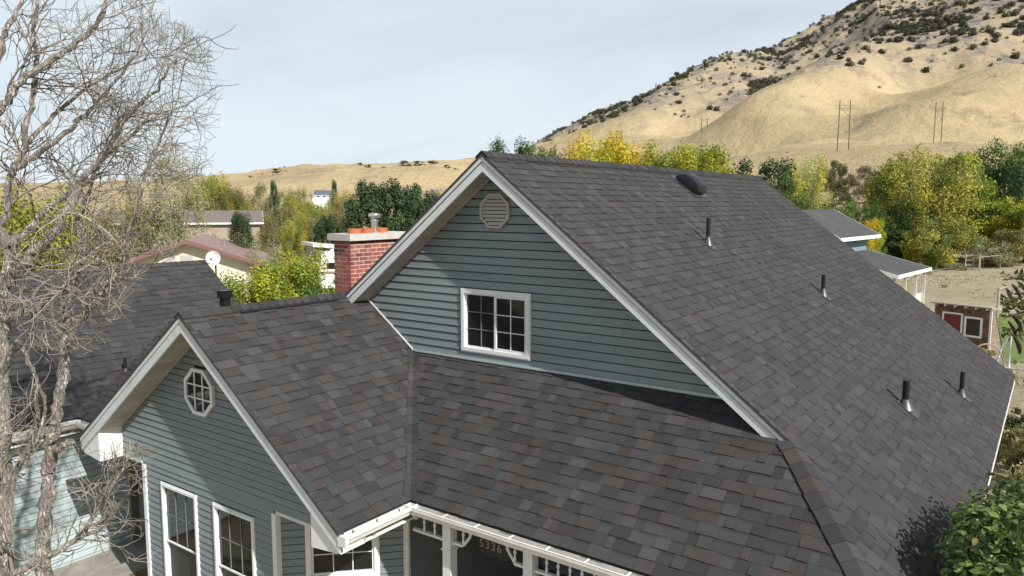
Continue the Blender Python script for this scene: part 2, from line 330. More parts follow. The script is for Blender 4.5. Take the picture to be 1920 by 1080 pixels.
def land_mat(name, far):
    M = bpy.data.materials.new(name); M.use_nodes = True; t = M.node_tree; L = t.links; b = t.nodes['Principled BSDF']; b.inputs['Roughness'].default_value = 0.95; b.inputs['Specular IOR Level'].default_value = 0.1
    g = N('ShaderNodeNewGeometry', t)
    def noise(scale, det=6, rough=0.6, st=None):
        n = N('ShaderNodeTexNoise', t); n.inputs['Scale'].default_value = scale; n.inputs['Detail'].default_value = det; n.inputs['Roughness'].default_value = rough
        if st:
            mm = N('ShaderNodeMapping', t); mm.inputs['Scale'].default_value = st; mm.inputs['Rotation'].default_value = (0, 0, math.radians(37)); L.new(g.outputs['Position'], mm.inputs[0]); L.new(mm.outputs[0], n.inputs[0])
        else: L.new(g.outputs['Position'], n.inputs[0])
        return n.outputs[0]
    def mixc(fac, a, bb):
        mm = N('ShaderNodeMix', t, data_type='RGBA'); L.new(fac, mm.inputs[0])
        for k, v in ((6, a), (7, bb)):
            if isinstance(v, tuple): mm.inputs[k].default_value = (*v, 1)
            else: L.new(v, mm.inputs[k])
        return mm.outputs[2]
    def ramp(src, a, bb):
        mr = N('ShaderNodeMapRange', t); mr.inputs[1].default_value = a; mr.inputs[2].default_value = bb; mr.interpolation_type = 'SMOOTHSTEP'; L.new(src, mr.inputs[0]); return mr.outputs[0]
    if far:
        c = mixc(ramp(noise(0.012), 0.35, 0.65), (0.54, 0.425, 0.25), (0.44, 0.345, 0.20))
        c = mixc(ramp(noise(0.022, 9, 0.72), 0.53, 0.66), c, (0.33, 0.26, 0.17))
        c = mixc(ramp(noise(0.10, 9, 0.75), 0.60, 0.70), c, (0.19, 0.165, 0.10))
        c = mixc(ramp(noise(0.5, 8, 0.75), 0.45, 0.75), c, (0.40, 0.315, 0.18))
        # rocky ground, only high up on the mountain
        sp = N('ShaderNodeSeparateXYZ', t); L.new(g.outputs['Position'], sp.inputs[0])
        hi = ramp(sp.outputs[2], 90, 175)
        c = mixc(hi, c, mixc(ramp(noise(0.03, 9, 0.75), 0.4, 0.62), (0.43, 0.345, 0.22), (0.30, 0.245, 0.175)))
        rk = ramp(noise(0.008, 10, 0.80, (1, 2.0, 1.0)), 0.48, 0.55)
        mu = N('ShaderNodeMath', t, operation='MULTIPLY'); L.new(hi, mu.inputs[0]); L.new(rk, mu.inputs[1])
        rc = mixc(ramp(noise(0.06, 8, 0.8), 0.4, 0.62), (0.27, 0.235, 0.20), (0.125, 0.11, 0.11))
        c = mixc(mu.outputs[0], c, rc)
        bp = N('ShaderNodeBump', t); bp.inputs['Strength'].default_value = 0.9; bp.inputs['Distance'].default_value = 6.0; L.new(noise(0.05, 10, 0.72), bp.inputs['Height']); L.new(bp.outputs[0], b.inputs['Normal'])
    else:
        c = mixc(ramp(noise(0.12), 0.35, 0.65), (0.43, 0.365, 0.26), (0.34, 0.285, 0.195))
        c = mixc(ramp(noise(0.9, 8, 0.75), 0.48, 0.72), c, (0.20, 0.17, 0.085))
        c = mixc(ramp(noise(5, 8, 0.75), 0.45, 0.75), c, (0.22, 0.185, 0.12))
        bp = N('ShaderNodeBump', t); bp.inputs['Strength'].default_value = 0.8; bp.inputs['Distance'].default_value = 0.15; L.new(noise(3, 10, 0.75), bp.inputs['Height']); L.new(bp.outputs[0], b.inputs['Normal'])
    L.new(c, b.inputs['Base Color']); return M
def polar_sheet(name, r0, r1, nr, mat_, az0=None):
    fine = np.radians(np.arange(-42, 42.01, 0.16)); coarse = np.radians(np.arange(44, 316.1, 4.0))
    az = np.concatenate([fine, coarse]); na = len(az)
    rs = np.exp(np.linspace(math.log(r0+8), math.log(r1+8), nr))-8; rs[0] = r0; rs[-1] = r1
    A, Rr = np.meshgrid(az, rs); Z = terrain(A, Rr)
    X = CAM[0]+Rr*np.cos(YAW-A); Y = CAM[1]+Rr*np.sin(YAW-A)
    v = np.stack([X.ravel(), Y.ravel(), Z.ravel()], 1)
    i, j = np.meshgrid(np.arange(nr-1), np.arange(na), indexing='ij'); jn = (j+1) % na
    f = np.stack([(i*na+j).ravel(), ((i+1)*na+j).ravel(), ((i+1)*na+jn).ravel(), (i*na+jn).ravel()], 1)
    me = bpy.data.meshes.new(name); me.vertices.add(len(v)); me.vertices.foreach_set('co', v.ravel())
    me.loops.add(f.size); me.loops.foreach_set('vertex_index', f.ravel().astype(np.int32)); me.polygons.add(len(f))
    me.polygons.foreach_set('loop_start', (np.arange(len(f))*4).astype(np.int32)); me.polygons.foreach_set('use_smooth', [True]*len(f))
    me.update(); me.validate(); me.materials.append(mat_)
    o = bpy.data.objects.new(name, me); COL.objects.link(o); o['kind'] = 'structure'
    o['label'] = {'ground': 'dry tan ground and field around the house', 'hills': 'dry golden grass hills and rocky mountain slope'}[name]
    return o
polar_sheet('ground', 0.0, 130.0, 46, land_mat('dry_ground', False))
polar_sheet('hills', 130.0, 3600.0, 190, land_mat('dry_hills', True))

# ------------------------------------------------------------------ house dimensions (metres)
H, S, WX, LEN, EAVE, B = 6.7725, 0.765, 0.3655, 11.73, 5.769, 4.19      # main roof
Q, YC, HC, SC, EC = 2.78, 2.825, 4.665, 0.731, 2.96                     # cross gable
PX, ZT, ZE = 1.623, 3.805, 2.50                                         # pent roof
SP = (ZT-ZE)/(WX+PX); WL = -2.38; EY = YC-EC
EXPO = 0.146
house = top('house', 'large grey teal house with dark shingled gable roofs and brick chimney', 'house', (0, 0, GZ))
garage = top('garage', 'attached garage wing with dark shingled roof and pale blue siding behind the bare tree', 'garage', (-1.0, 9.9, GZ))

PALETTE = [(1.0, 1.0, 1.0), (0.88, 0.87, 0.88), (1.13, 1.12, 1.11), (0.74, 0.74, 0.76), (1.12, 1.0, 0.94), (1.28, 1.26, 1.23), (1.05, 0.88, 0.80), (0.80, 0.75, 0.74), (0.95, 0.96, 0.98)]
PWT = [7, 6, 5, 3, 3, 2.2, 1.8, 3, 5]
SHINGLES = {id(house): [], id(garage): []}
def shingles(owner, part, o, e, g, poly, seed, expo=EXPO, sat=1.0, con=1.0):
    """o: a point on the shingle plane at the eave; e: along the eave; g: up the slope; poly: outline in (a, b)"""
    R = random.Random(seed); o = Vector(o); e = Vector(e).normalized(); g = Vector(g).normalized(); n = e.cross(g).normalized()
    if n.z < 0: n = -n
    b0 = min(p[1] for p in poly); b1 = max(p[1] for p in poly); nc = int((b1-b0)/expo)+2
    for k in range(nc):
        lo = b0+k*expo; hi = lo+expo
        strip = clip(clip(poly, 1, lo, False), 1, hi, True)
        if len(strip) < 3: continue
        a0 = min(p[0] for p in strip); a1 = max(p[0] for p in strip); a = a0-R.random()*0.2; lift = 0
        while a < a1:
            w = R.choice([0.085, 0.11, 0.14, 0.16, 0.19, 0.22, 0.25, 0.30]); q = clip(clip(strip, 0, a, False), 0, a+w-0.0015, True); a += w
            lift = 1-lift if R.random() < 0.8 else lift
            if len(q) < 3 or area2(q) < 4e-4: continue
            c = R.choices(PALETTE, PWT)[0]; j = R.uniform(0.95, 1.05); mu_ = sum(c)/3; c = tuple((1+((mu_-1)+(q_-mu_)*sat)*con)*j for q_ in c)
            band = 1.0 if (lift == 0 and R.random() < 0.75) else 0.0
            th = 0.0045+0.0085*lift+R.uniform(0, 0.0018); skew = R.uniform(-0.004, 0.004)
            mb = MB(); tp = []; bt = []; al = []
            for (pa, pb) in q:
                v = (pb-lo)/expo; hgt = th*(1-v)+0.0015*v; sh = skew if v < 0.02 else 0
                P = o+e*pa+g*(pb+sh); tp.append(P+n*hgt); bt.append(P-n*0.004); al.append(v*band)
            nrm = (tp[1]-tp[0]).cross(tp[2]-tp[0])
            if nrm.dot(n) < 0: tp.reverse(); bt.reverse(); al.reverse()
            mb.face(tp, c, al)
            for i in range(len(tp)):
                i2 = (i+1) % len(tp)
                ev = tp[i2]-tp[i]
                if abs(ev.normalized().dot(g)) < 0.3 and (tp[i]-o).dot(g)-lo > expo*0.5: continue
                mb.face([tp[i], bt[i], bt[i2], tp[i2]], (c[0]*0.95, c[1]*0.95, c[2]*0.95))
            cen = sum(tp, Vector())/len(tp); x, y, z = proj(cen)
            if 0 < x < 1920 and 0 < y < 1080 and z > 0:
                s2 = [proj(p)[:2] for p in tp]; size = area2(s2)
            else: size = 0
            SHINGLES[id(owner)].append((size, part, mb))
def finish_shingles(owner, limit=300):
    L = sorted(SHINGLES[id(owner)], key=lambda t: -t[0]); rest = {}
    for i, (s_, part, mb) in enumerate(L):
        if i < limit: mb.build('shingle', M_SH, part)
        else:
            r = rest.setdefault(part.name, (part, MB()))[1]; off = len(r.v)
            r.v += mb.v; r.f += [tuple(k+off for k in f) for f in mb.f]; r.c += mb.c
    for part, mb in rest.values(): mb.build('shingle_courses', M_SH, part, kind='stuff')
def slab(poly3, thick, name, parent, m_=M_DECK):
    b = MB(); b.prism([Vector(p)-Vector((0, 0, 0.012)) for p in poly3], (0, 0, -thick)); return b.build(name, m_, parent)
def caps(part, p0, p1, n1, n2, wdt, m_=M_SH, seed=1, step=0.15, lift=0.02):
    """overlapping ridge cap shingles from p0 to p1; n1, n2 unit vectors down either slope"""
    R = random.Random(seed); p0 = Vector(p0); p1 = Vector(p1); d = (p1-p0); Ln = d.length; d.normalize(); k = 0; a = 0
    n1 = Vector(n1).normalized(); n2 = Vector(n2).normalized(); up = -(n1+n2).normalized()
    while a < Ln-0.02:
        c = R.choices(PALETTE, PWT)[0]; b = MB(); a2 = min(a+step*1.05, Ln); j = R.uniform(-0.006, 0.006)
        q0 = p0+d*a+up*(lift+0.010+j*0.3); q1 = p0+d*a2+up*(lift+0.001)
        for nn in (n1, n2):
            w_ = wdt+j; A, Bq, Cq, D_ = q0, q1, q1+nn*w_, q0+nn*w_
            fc = [A, Bq, Cq, D_] if (Bq-A).cross(D_-A).dot(up) > 0 else [D_, Cq, Bq, A]
            b.face(fc, c)
            b.face([D_, Cq, Cq-up*0.03, D_-up*0.03], (c[0]*0.7, c[1]*0.7, c[2]*0.7)); b.face([A, D_, D_-up*0.022, A-up*0.022], (c[0]*0.7, c[1]*0.7, c[2]*0.7))
        b.build('ridge_cap', m_, part); a += step; k += 1

def poly_part(name): return name
# ---- main roof, right slope
main_z = lambda y: H-S*abs(y)
g_r = Vector((0, 1, S)).normalized(); kR = math.sqrt(1+S*S)
hipx = lambda y: (-( -y-B)*S/SP) if y < -B else 0.0          # x of the hip at y
yE = -EAVE
part_main = slab([(0, 0, H), (LEN, 0, H), (LEN, yE, main_z(yE)), (hipx(yE), yE, main_z(yE)), (0, -B, main_z(B))], 0.10, 'main_roof_slope', house)
O = (0, yE, main_z(yE)); up = lambda y: (y-yE)*kR
shingles(house, part_main, O, (1, 0, 0), (0, 1, S), [(hipx(yE), -0.06), (LEN+0.02, -0.06), (LEN+0.02, up(0)), (-0.02, up(0)), (-0.02, up(-B+0.02)), (0, up(-B))], 101, sat=0.45, con=0.75)
# ---- main roof, far left slope (seen only from elsewhere)
part_left = slab([(0, 0, H), (LEN, 0, H), (LEN, 5.8, main_z(5.8)), (0.0, 5.8, main_z(5.8))], 0.10, 'rear_roof_slope', house, mat('rear_shingle', (0.085, 0.082, 0.083), 0.92, noise=0.3, nscale=6, bump=0.3, bscale=80))
# ---- cross gable right slope
cz = lambda y: HC-SC*abs(y-YC); kC = math.sqrt(1+SC*SC)
vy_top = YC-(HC-ZT)/SC
part_cross = slab([(-Q, YC, HC), (WX, YC, HC), (WX, vy_top, ZT), (-PX, EY, ZE), (-Q, EY, ZE)], 0.09, 'cross_roof_slope', house)
upc = lambda y: (y-EY)*kC
shingles(house, part_cross, (0, EY, cz(EY)), (1, 0, 0), (0, 1, SC), [(-Q-0.02, -0.02), (-PX, -0.02), (WX, upc(vy_top)), (WX, upc(YC)), (-Q-0.02, upc(YC))], 202)
part_cleft = slab([(-Q, YC, HC), (1.2, YC, HC), (1.2, YC+EC, ZE), (-Q, YC+EC, ZE)], 0.09, 'cross_rear_slope', house, MATS['rear_shingle'])
# ---- pent roof in front of the main gable
kP = math.sqrt(1+SP*SP); pz = lambda x: ZE+SP*(x+PX)
hy = lambda x: -B+x*SP/S            # hip y at x (x<=0)
part_pent = slab([(-PX, EY, ZE), (WX, vy_top, ZT), (WX, -(H-ZT)/S, ZT), (0, -B, pz(0)), (-PX, hy(-PX), ZE)], 0.09, 'pent_roof_slope', house)
upp = lambda x: (x+PX)*kP
shingles(house, part_pent, (-PX, 0, ZE), (0, -1, 0), (1, 0, SP), [(-EY, -0.02), (-hy(-PX), -0.02), (B, upp(0)), ((H-ZT)/S, upp(WX)), (-vy_top, upp(WX))], 303)
# ---- garage roof and the piece joining it to the house
GE, GR, GS = 6.9, 9.9, 0.75; gz = lambda y: 2.5+GS*(y-GE); kG = math.sqrt(1+GS*GS); GX0, GX1 = -6.5, 2.06; NX = -2.3
VG = GE+(0.3-NX)*0.45/GS
part_gar = slab([(GX0, GE, 2.5), (NX, GE, 2.5), (0.3, VG, gz(VG)), (GX1, VG-0.6, gz(VG-0.6)), (GX1, GR, gz(GR)), (GX0, GR, gz(GR))], 0.09, 'garage_roof_slope', garage)
upg = lambda y: (y-GE)*kG
shingles(garage, part_gar, (0, GE, 2.5), (1, 0, 0), (0, 1, GS), [(GX0, -0.02), (NX, -0.02), (0.3, upg(VG)), (GX1, upg(VG-0.6)), (GX1, upg(GR)), (GX0, upg(GR))], 404, sat=0.6, con=0.75)
slab([(GX0, GR, gz(GR)), (GX1, GR, gz(GR)), (GX1, GR+3, 2.5), (GX0, GR+3, 2.5)], 0.09, 'garage_rear_slope', garage, MATS['rear_shingle'])
LS = 0.45; jz = lambda x: 2.5+LS*(x-NX); vyg = lambda x: GE+(x-NX)*LS/GS; JX = 0.3; kL = math.sqrt(1+LS*LS)
part_join = slab([(NX, 5.75, 2.5), (JX, 4.1, jz(JX)), (JX, vyg(JX), jz(JX)), (NX, GE, 2.5)], 0.09, 'link_roof_slope', garage)
shingles(garage, part_join, (NX, 0, 2.5), (0, -1, 0), (1, 0, LS), [(-GE, -0.02), (-5.8, -0.02), (-4.1, (JX-NX)*kL), (-vyg(JX), (JX-NX)*kL)], 505)
finish_shingles(house, 300); finish_shingles(garage, 300)
# ridge, hip caps
dn_r = (0, -1, -S); dn_l = (0, 1, -S)
caps(part_main, (-0.02, 0, H), (LEN, 0, H), dn_r, dn_l, 0.13, seed=3, step=0.16, lift=0.035)
caps(part_cross, (-Q-0.02, YC, HC), (0.25, YC, HC), (0, -1, -SC), (0, 1, -SC), 0.13, seed=4, step=0.15, lift=0.03)
hv = Vector((-1, -SP/S, -SP)).normalized()
nP = Vector((-SP, 0, 1)).normalized(); nM = Vector((0, -S, 1)).normalized()
d1 = hv.cross(nP); d1 = d1 if d1.y > 0 else -d1; d2 = hv.cross(nM); d2 = d2 if d2.x > 0 else -d2
hb = Vector((hipx(yE), yE, main_z(yE))); ht = Vector((0.0, -B, main_z(B)))
caps(part_main, hb, ht+Vector((0, 0, 0.01)), d1, d2, 0.145, seed=5, step=0.20, lift=0.012)
caps(part_gar, (GX0, GR, gz(GR)), (GX1, GR, gz(GR)), (0, -1, -GS), (0, 1, -GS), 0.13, seed=6, lift=0.02)
# ridge vent strip seen as a dark line under the caps of the cross ridge
b = MB(); b.obox((-1.95, YC, HC), (1, 0, 0), Vector((0, -1, -SC)).normalized(), (0, 0, 1), 0, 1.75, 0.10, 0.155, 0.0, 0.035); b.build('ridge_vent', M_BLACK, part_cross)
b = MB(); b.obox((0.9, 0, H), (1, 0, 0), Vector((0, -1, -S)).normalized(), (0, 0, 1), 0, LEN-1.2, 0.10, 0.15, 0.0, 0.038); b.build('ridge_vent', M_BLACK, part_main)
# valley flashing of the woven valley: a strip of shingle material curving through the valley
b = MB(); v0 = Vector((-PX, EY, ZE)); v1 = Vector((WX, vy_top, ZT)); dv = (v1-v0).normalized(); nC = Vector((0, -SC, 1)).normalized()
sa = dv.cross(nP); sa = sa if sa.y < 0 else -sa; sb = dv.cross(nC); sb = sb if sb.x < 0 else -sb
nst = 16
for k in range(nst):
    a0, a1 = v0+(v1-v0)*(k/nst), v0+(v1-v0)*((k+1)/nst); c = rnd.choices(PALETTE, PWT)[0]; w1 = 0.07+rnd.random()*0.05; w2 = 0.07+rnd.random()*0.05
    for sd, wd, nn in ((sa, w1, nP), (sb, w2, nC)):
        q = [a0+Vector((0, 0, 0.019)), a1+Vector((0, 0, 0.013)), a1+sd*wd+nn*0.013, a0+sd*wd+nn*0.0165]
        if (q[1]-q[0]).cross(q[2]-q[0]).z < 0: q.reverse()
        b.face(q, c)
b.build('valley_weave', M_SH, part_pent)

# ---- rakes: drip edge, fascia board, soffit planks
def rake(owner, x, ya, za, yb, zb, wall_x, fh=0.20, planks=True, name='rake'):
    """from the apex (ya, za) down to (yb, zb) in the plane X=x; soffit back to wall_x"""
    b = MB(); dz = 0.035
    b.prism([(x, ya, za-dz), (x, yb, zb-dz), (x, yb, zb-dz-fh), (x, ya, za-dz-fh)], (0.03, 0, 0)); b.build('fascia', M_FASCIA, owner)
    b = MB(); b.prism([(x-0.012, ya, za-dz-0.003), (x-0.012, yb, zb-dz-0.003), (x-0.012, yb, zb-dz-0.062), (x-0.012, ya, za-dz-0.062)], (0.011, 0, 0)); b.build('fascia_strip', M_FASCIA, owner)
    b = MB(); b.prism([(x-0.022, ya, za+0.004), (x-0.022, yb, zb+0.004), (x-0.022, yb, zb-dz), (x-0.022, ya, za-dz)], (0.09, 0, 0)); b.build('drip_edge', M_DRIP, owner)
    if planks:
        so_ = None; n = max(4, int(math.hypot(yb-ya, zb-za)/0.19)); s0 = MB()
        top_ = MB(); z_off = dz+fh-0.035
        top_.prism([(x+0.03, ya, za-z_off+0.02), (x+0.03, yb, zb-z_off+0.02), (x+0.03, yb, zb-z_off+0.012), (x+0.03, ya, za-z_off+0.012)], (wall_x-x-0.03, 0, 0))
        so_ = top_.build('soffit', M_SOFFIT, owner)
        for k in range(n):
            t0, t1 = k/n, (k+1)/n-0.012/(n*0.19)*n*0.06; p = MB(); j = rnd.uniform(0.88, 1.08); tl = rnd.uniform(-0.003, 0.003)
            A = lambda t: (ya+(yb-ya)*t, za+(zb-za)*t-z_off)
            (y0, z0), (y1, z1) = A(t0), A(t1)
            p.prism([(x+0.03, y0, z0+0.010), (x+0.03, y1, z1+0.010+tl), (x+0.03, y1, z1-0.003+tl), (x+0.03, y0, z0-0.003)], (wall_x-x-0.034, 0, 0), (j, j, j)); p.build('soffit_plank', M_SOFFIT, so_)
        # trim where soffit meets the wall
        b = MB(); b.prism([(wall_x-0.028, ya, za-z_off-0.004), (wall_x-0.028, yb, zb-z_off-0.004), (wall_x-0.028, yb, zb-z_off-0.030), (wall_x-0.028, ya, za-z_off-0.030)], (0.022, 0, 0)); b.build('soffit_trim', M_SOFFIT, owner)
rk = part_main
rake(part_main, 0.0, 0, H, -B-0.10, main_z(B+0.10), WX)
rake(part_left, 0.0, 0, H, 3.0, main_z(3.0), WX)
rake(part_cross, -Q, YC, HC, EY-0.02, cz(EY-0.02), WL)
rake(part_cleft, -Q, YC, HC, YC+EC, ZE, WL)
# eave boxes where the cross gable's rakes end
for (y0, y1, nm) in ((EY, EY+0.50, 'eave_return'), (YC+EC-0.50, YC+EC, 'eave_return')):
    b = MB(); zlo = 2.17; yo, yi = (y0, y1) if y0 < 1 else (y1, y0)
    b.prism([(-Q+0.034, yo, zlo+0.05), (-Q+0.034, yi, zlo), (-Q+0.034, yi, cz(yi)-0.2), (-Q+0.034, yo, cz(yo)-0.06)], (WL+Q-0.04, 0, 0)); b.build(nm, M_WHITE, house)
# far rake
b = MB(); b.prism([(LEN, 0, H-0.035), (LEN, yE, main_z(yE)-0.035), (LEN, yE, main_z(yE)-0.22), (LEN, 0, H-0.22)], (0.03, 0, 0)); b.build('fascia', M_FASCIA, part_main)

# ---- lap siding walls
COURSE = 0.117
def siding(owner, wall_name, o, h, n, poly, holes, m_, course=COURSE, proud=0.015, backing=True):
    """o: origin; h: horizontal unit vector; n: outward normal; poly: outline in (s, z); holes: [(s0, s1, z0, z1)]"""
    o = Vector(o); h = Vector(h).normalized(); n = Vector(n).normalized()
    P = lambda s, z, d: o+h*s+Vector((0, 0, z))+n*d
    w = MB(); w.prism([P(s, z, -0.20) for s, z in poly], n*0.05); wall = w.build(wall_name, m_, owner)
    z0 = min(p[1] for p in poly); z1 = max(p[1] for p in poly); k = 0
    while z0+k*course < z1:
        lo = z0+k*course; hi = lo+course; k += 1
        strip = clip(clip(poly, 1, lo+(0.017 if k > 1 else 0), False), 1, hi+0.001, True)
        if len(strip) < 3: continue
        segs = [(-99, 99)]
        for (s0, s1, h0, h1) in holes:
            if h0 < (lo+hi)/2 < h1:
                segs = [q for a, b_ in segs for q in ((a, min(b_, s0)), (max(a, s1), b_)) if q[1]-q[0] > 0.01]
        sx0 = min(p[0] for p in strip); sx1 = max(p[0] for p in strip); cut = []
        for a, b_ in segs:
            a, b_ = max(a, sx0), min(b_, sx1)
            if b_-a > 2.2 and rnd.random() < 0.6: m0 = rnd.uniform(a+0.6, b_-0.6); cut += [(a, m0-0.0015), (m0+0.0015, b_)]
            else: cut.append((a, b_))
        for a, b_ in cut:
            q = clip(clip(strip, 0, a, False), 0, b_, True)
            if len(q) < 3 or area2(q) < 1e-3: continue
            mb = MB(); d = lambda z: proud-(proud+0.002)*min(1, (z-lo)/course)
            fr = [P(s, z, d(z)) for s, z in q]; bk = [P(s, z, -0.016) for s, z in q]
            if (fr[1]-fr[0]).cross(fr[2]-fr[0]).dot(n) < 0: fr.reverse(); bk.reverse()
            tj = rnd.uniform(0.955, 1.045); tj = (tj, tj*rnd.uniform(0.99, 1.01), tj)
            mb.face(fr, tj)
            for i in range(len(fr)):
                i2 = (i+1) % len(fr); mb.face([fr[i], bk[i], bk[i2], fr[i2]])
            mb.build('siding_board', m_, wall)
    return wall
def octa(cx, cz_, rx, rz, k=0.414):
    return [(cx+rx*a, cz_+rz*b_) for a, b_ in ((-k, 1), (k, 1), (1, k), (1, -k), (k, -1), (-k, -1), (-1, -k), (-1, k))]

# main gable wall, facing -X
BB = (H-0.19-ZT+0.1)/S
mw_poly = [(-(YC+0.2), ZT-0.1), (BB, ZT-0.1), (0, H-0.19), (-(YC+0.2), main_z(YC+0.2)-0.19)]
VENT = (-0.045, 6.0, 0.255, 0.24)
holes = [(-0.63, 0.51, 3.99, 4.83), (-0.20, 0.11, 5.80, 6.20)]
gable = siding(house, 'gable_wall', (WX, 0, 0), (0, -1, 0), (-1, 0, 0), mw_poly, holes, M_SIDING)
b = MB(); b.obox((WX, 0, 0), (0, -1, 0), (-1, 0, 0), (0, 0, 1), -vy_top+0.02, 3.7, 0.024, 0.03, ZT+0.02, ZT+0.055); b.build('base_trim', M_SIDING2, gable)
# flashing line where the cross roof meets the gable wall
b = MB(); b.prism([(WX-0.018, YC-0.15, cz(YC-0.15)+0.03), (WX-0.018, vy_top, ZT+0.03), (WX-0.018, vy_top, ZT+0.06), (WX-0.018, YC-0.15, cz(YC-0.15)+0.06)], (-0.012, 0, 0)); b.build('wall_trim', M_WHITE, gable)

def window(owner, name, o, h, n, s0, s1, z0, z1, layout='slider', fr=0.055, m_fr=None, cols=2, rows=3, label=None, depth=0.0):
    m_fr = m_fr or M_WHITE
    o = Vector(o)-Vector((0, 0, 0)); h = Vector(h).normalized(); n = Vector(n).normalized(); u = Vector((0, 0, 1))
    f = MB()
    for (a0, a1, c0, c1) in ((s0, s1, z1-fr, z1), (s0, s1, z0, z0+fr), (s0, s0+fr, z0+fr, z1-fr), (s1-fr, s1, z0+fr, z1-fr)):
        f.obox(o, h, n, u, a0, a1, -0.05, 0.030, c0, c1)
    W_ = f.build(name, m_fr, owner, label=label)
    t = MB(); e = 0.018
    for (a0, a1, c0, c1) in ((s0-e, s1+e, z1+0.001, z1+e), (s0-e, s1+e, z0-e, z0-0.001), (s0-e, s0-0.001, z0, z1), (s1+0.001, s1+e, z0, z1)):
        t.obox(o, h, n, u, a0, a1, -0.002, 0.020, c0, c1)
    t.build('frame', m_fr, W_)
    bk = MB(); bk.obox(o, h, n, u, s0+0.01, s1-0.01, -0.130, -0.10, z0+0.01, z1-0.01); bk.build('blind', M_DARK, W_)  # near-black sheet behind the glass, painted darkness of the unlit room
    if layout == 'slider': sash = [(s0+fr, (s0+s1)/2+0.012, z0+fr, z1-fr, -0.018, 0.022), ((s0+s1)/2-0.012, s1-fr, z0+fr, z1-fr, 0.0, 0.036)]
    elif layout == 'hung': zm = z0+(z1-z0)*0.52; sash = [(s0+fr, s1-fr, zm-0.02, z1-fr, -0.008, 0.022), (s0+fr, s1-fr, z0+fr, zm+0.02, -0.03, 0.022)]
    else: sash = [(s0+fr, s1-fr, z0+fr, z1-fr, -0.01, 0.03)]
    for k, (a0, a1, c0, c1, d, sw) in enumerate(sash):
        sf = MB(); q = sw
        for (x0, x1, y0, y1) in ((a0, a1, c1-q, c1), (a0, a1, c0, c0+q), (a0, a0+q, c0+q, c1-q), (a1-q, a1, c0+q, c1-q)): sf.obox(o, h, n, u, x0, x1, d-0.025, d+0.012, y0, y1)
        s_ = sf.build('sash', m_fr, W_)
        A0, A1, C0, C1 = a0+q, a1-q, c0+q, c1-q
        mm_ = mat('muntin_grey', (0.17, 0.175, 0.175), 0.5) if (layout == 'hung' or (layout == 'slider' and k == 0)) else m_fr
        if layout == 'hung' and k == 1: nc, nr = 1, 1
        else: nc, nr = cols, rows
        for i in range(nc):
            for j in range(nr):
                p = MB(); g_ = 0.003; x0 = A0+(A1-A0)*i/nc; x1 = A0+(A1-A0)*(i+1)/nc; y0 = C0+(C1-C0)*j/nr; y1 = C0+(C1-C0)*(j+1)/nr
                p.obox(o, h, n, u, x0, x1, d-0.016, d-0.010, y0, y1); p.build('pane', M_GLASS if not (layout == 'hung' and k == 1) else M_SCREEN, W_)
        for i in range(1, nc):
            x = A0+(A1-A0)*i/nc; p = MB(); p.obox(o, h, n, u, x-0.006, x+0.006, d-0.009, d+0.001, C0, C1); p.build('muntin', mm_, W_)
        for j in range(1, nr):
            y = C0+(C1-C0)*j/nr; p = MB(); p.obox(o, h, n, u, A0, A1, d-0.0085, d-0.0005, y-0.006, y+0.006); p.build('muntin', mm_, W_)
    return W_
window(house, 'window', (WX, 0, 0), (0, -1, 0), (-1, 0, 0), -0.662, 0.545, 3.957, 4.856, 'slider', 0.05, label='sliding window in the upper gable')
# octagonal louvred gable vent
def oct_ring(owner, name, X0, cx, cz_, rx, rz, wd, d0, d1, m_, parent=None):
    o1 = octa(cx, cz_, rx, rz); o2 = octa(cx, cz_, rx-wd, rz-wd); b = MB()
    for i in range(8):
        j = (i+1) % 8
        pts = [(X0-d0, -o1[i][0], o1[i][1]), (X0-d0, -o1[j][0], o1[j][1]), (X0-d0, -o2[j][0], o2[j][1]), (X0-d0, -o2[i][0], o2[i][1])]
        b.prism(pts, (-(d1-d0), 0, 0))
    return b.build(name, m_, parent or owner)
vt = oct_ring(house, 'gable_vent', WX, VENT[0], VENT[1], VENT[2], VENT[3], 0.035, 0.0, 0.045, M_LOUVRE)
b = MB(); b.prism([(WX-0.016, -s, z) for s, z in octa(VENT[0], VENT[1], 0.24, 0.225)], (-0.004, 0, 0)); b.build('vent_back', M_DARK, vt)
for k in range(8):
    zz = VENT[1]-0.195+k*0.052; rel = abs(zz+0.02-VENT[1])/0.205; hw = 0.22 if rel < 0.414 else 0.22*(1-(rel-0.414)*1.0)
    b = MB(); b.hexa([(WX-0.040, -VENT[0]-hw, zz), (WX-0.040, -VENT[0]+hw, zz), (WX-0.034, -VENT[0]+hw, zz), (WX-0.034, -VENT[0]-hw, zz), (WX-0.024, -VENT[0]-hw, zz+0.042), (WX-0.024, -VENT[0]+hw, zz+0.042), (WX-0.018, -VENT[0]+hw, zz+0.042), (WX-0.018, -VENT[0]-hw, zz+0.042)]); b.build('louvre', M_LOUVRE, vt)

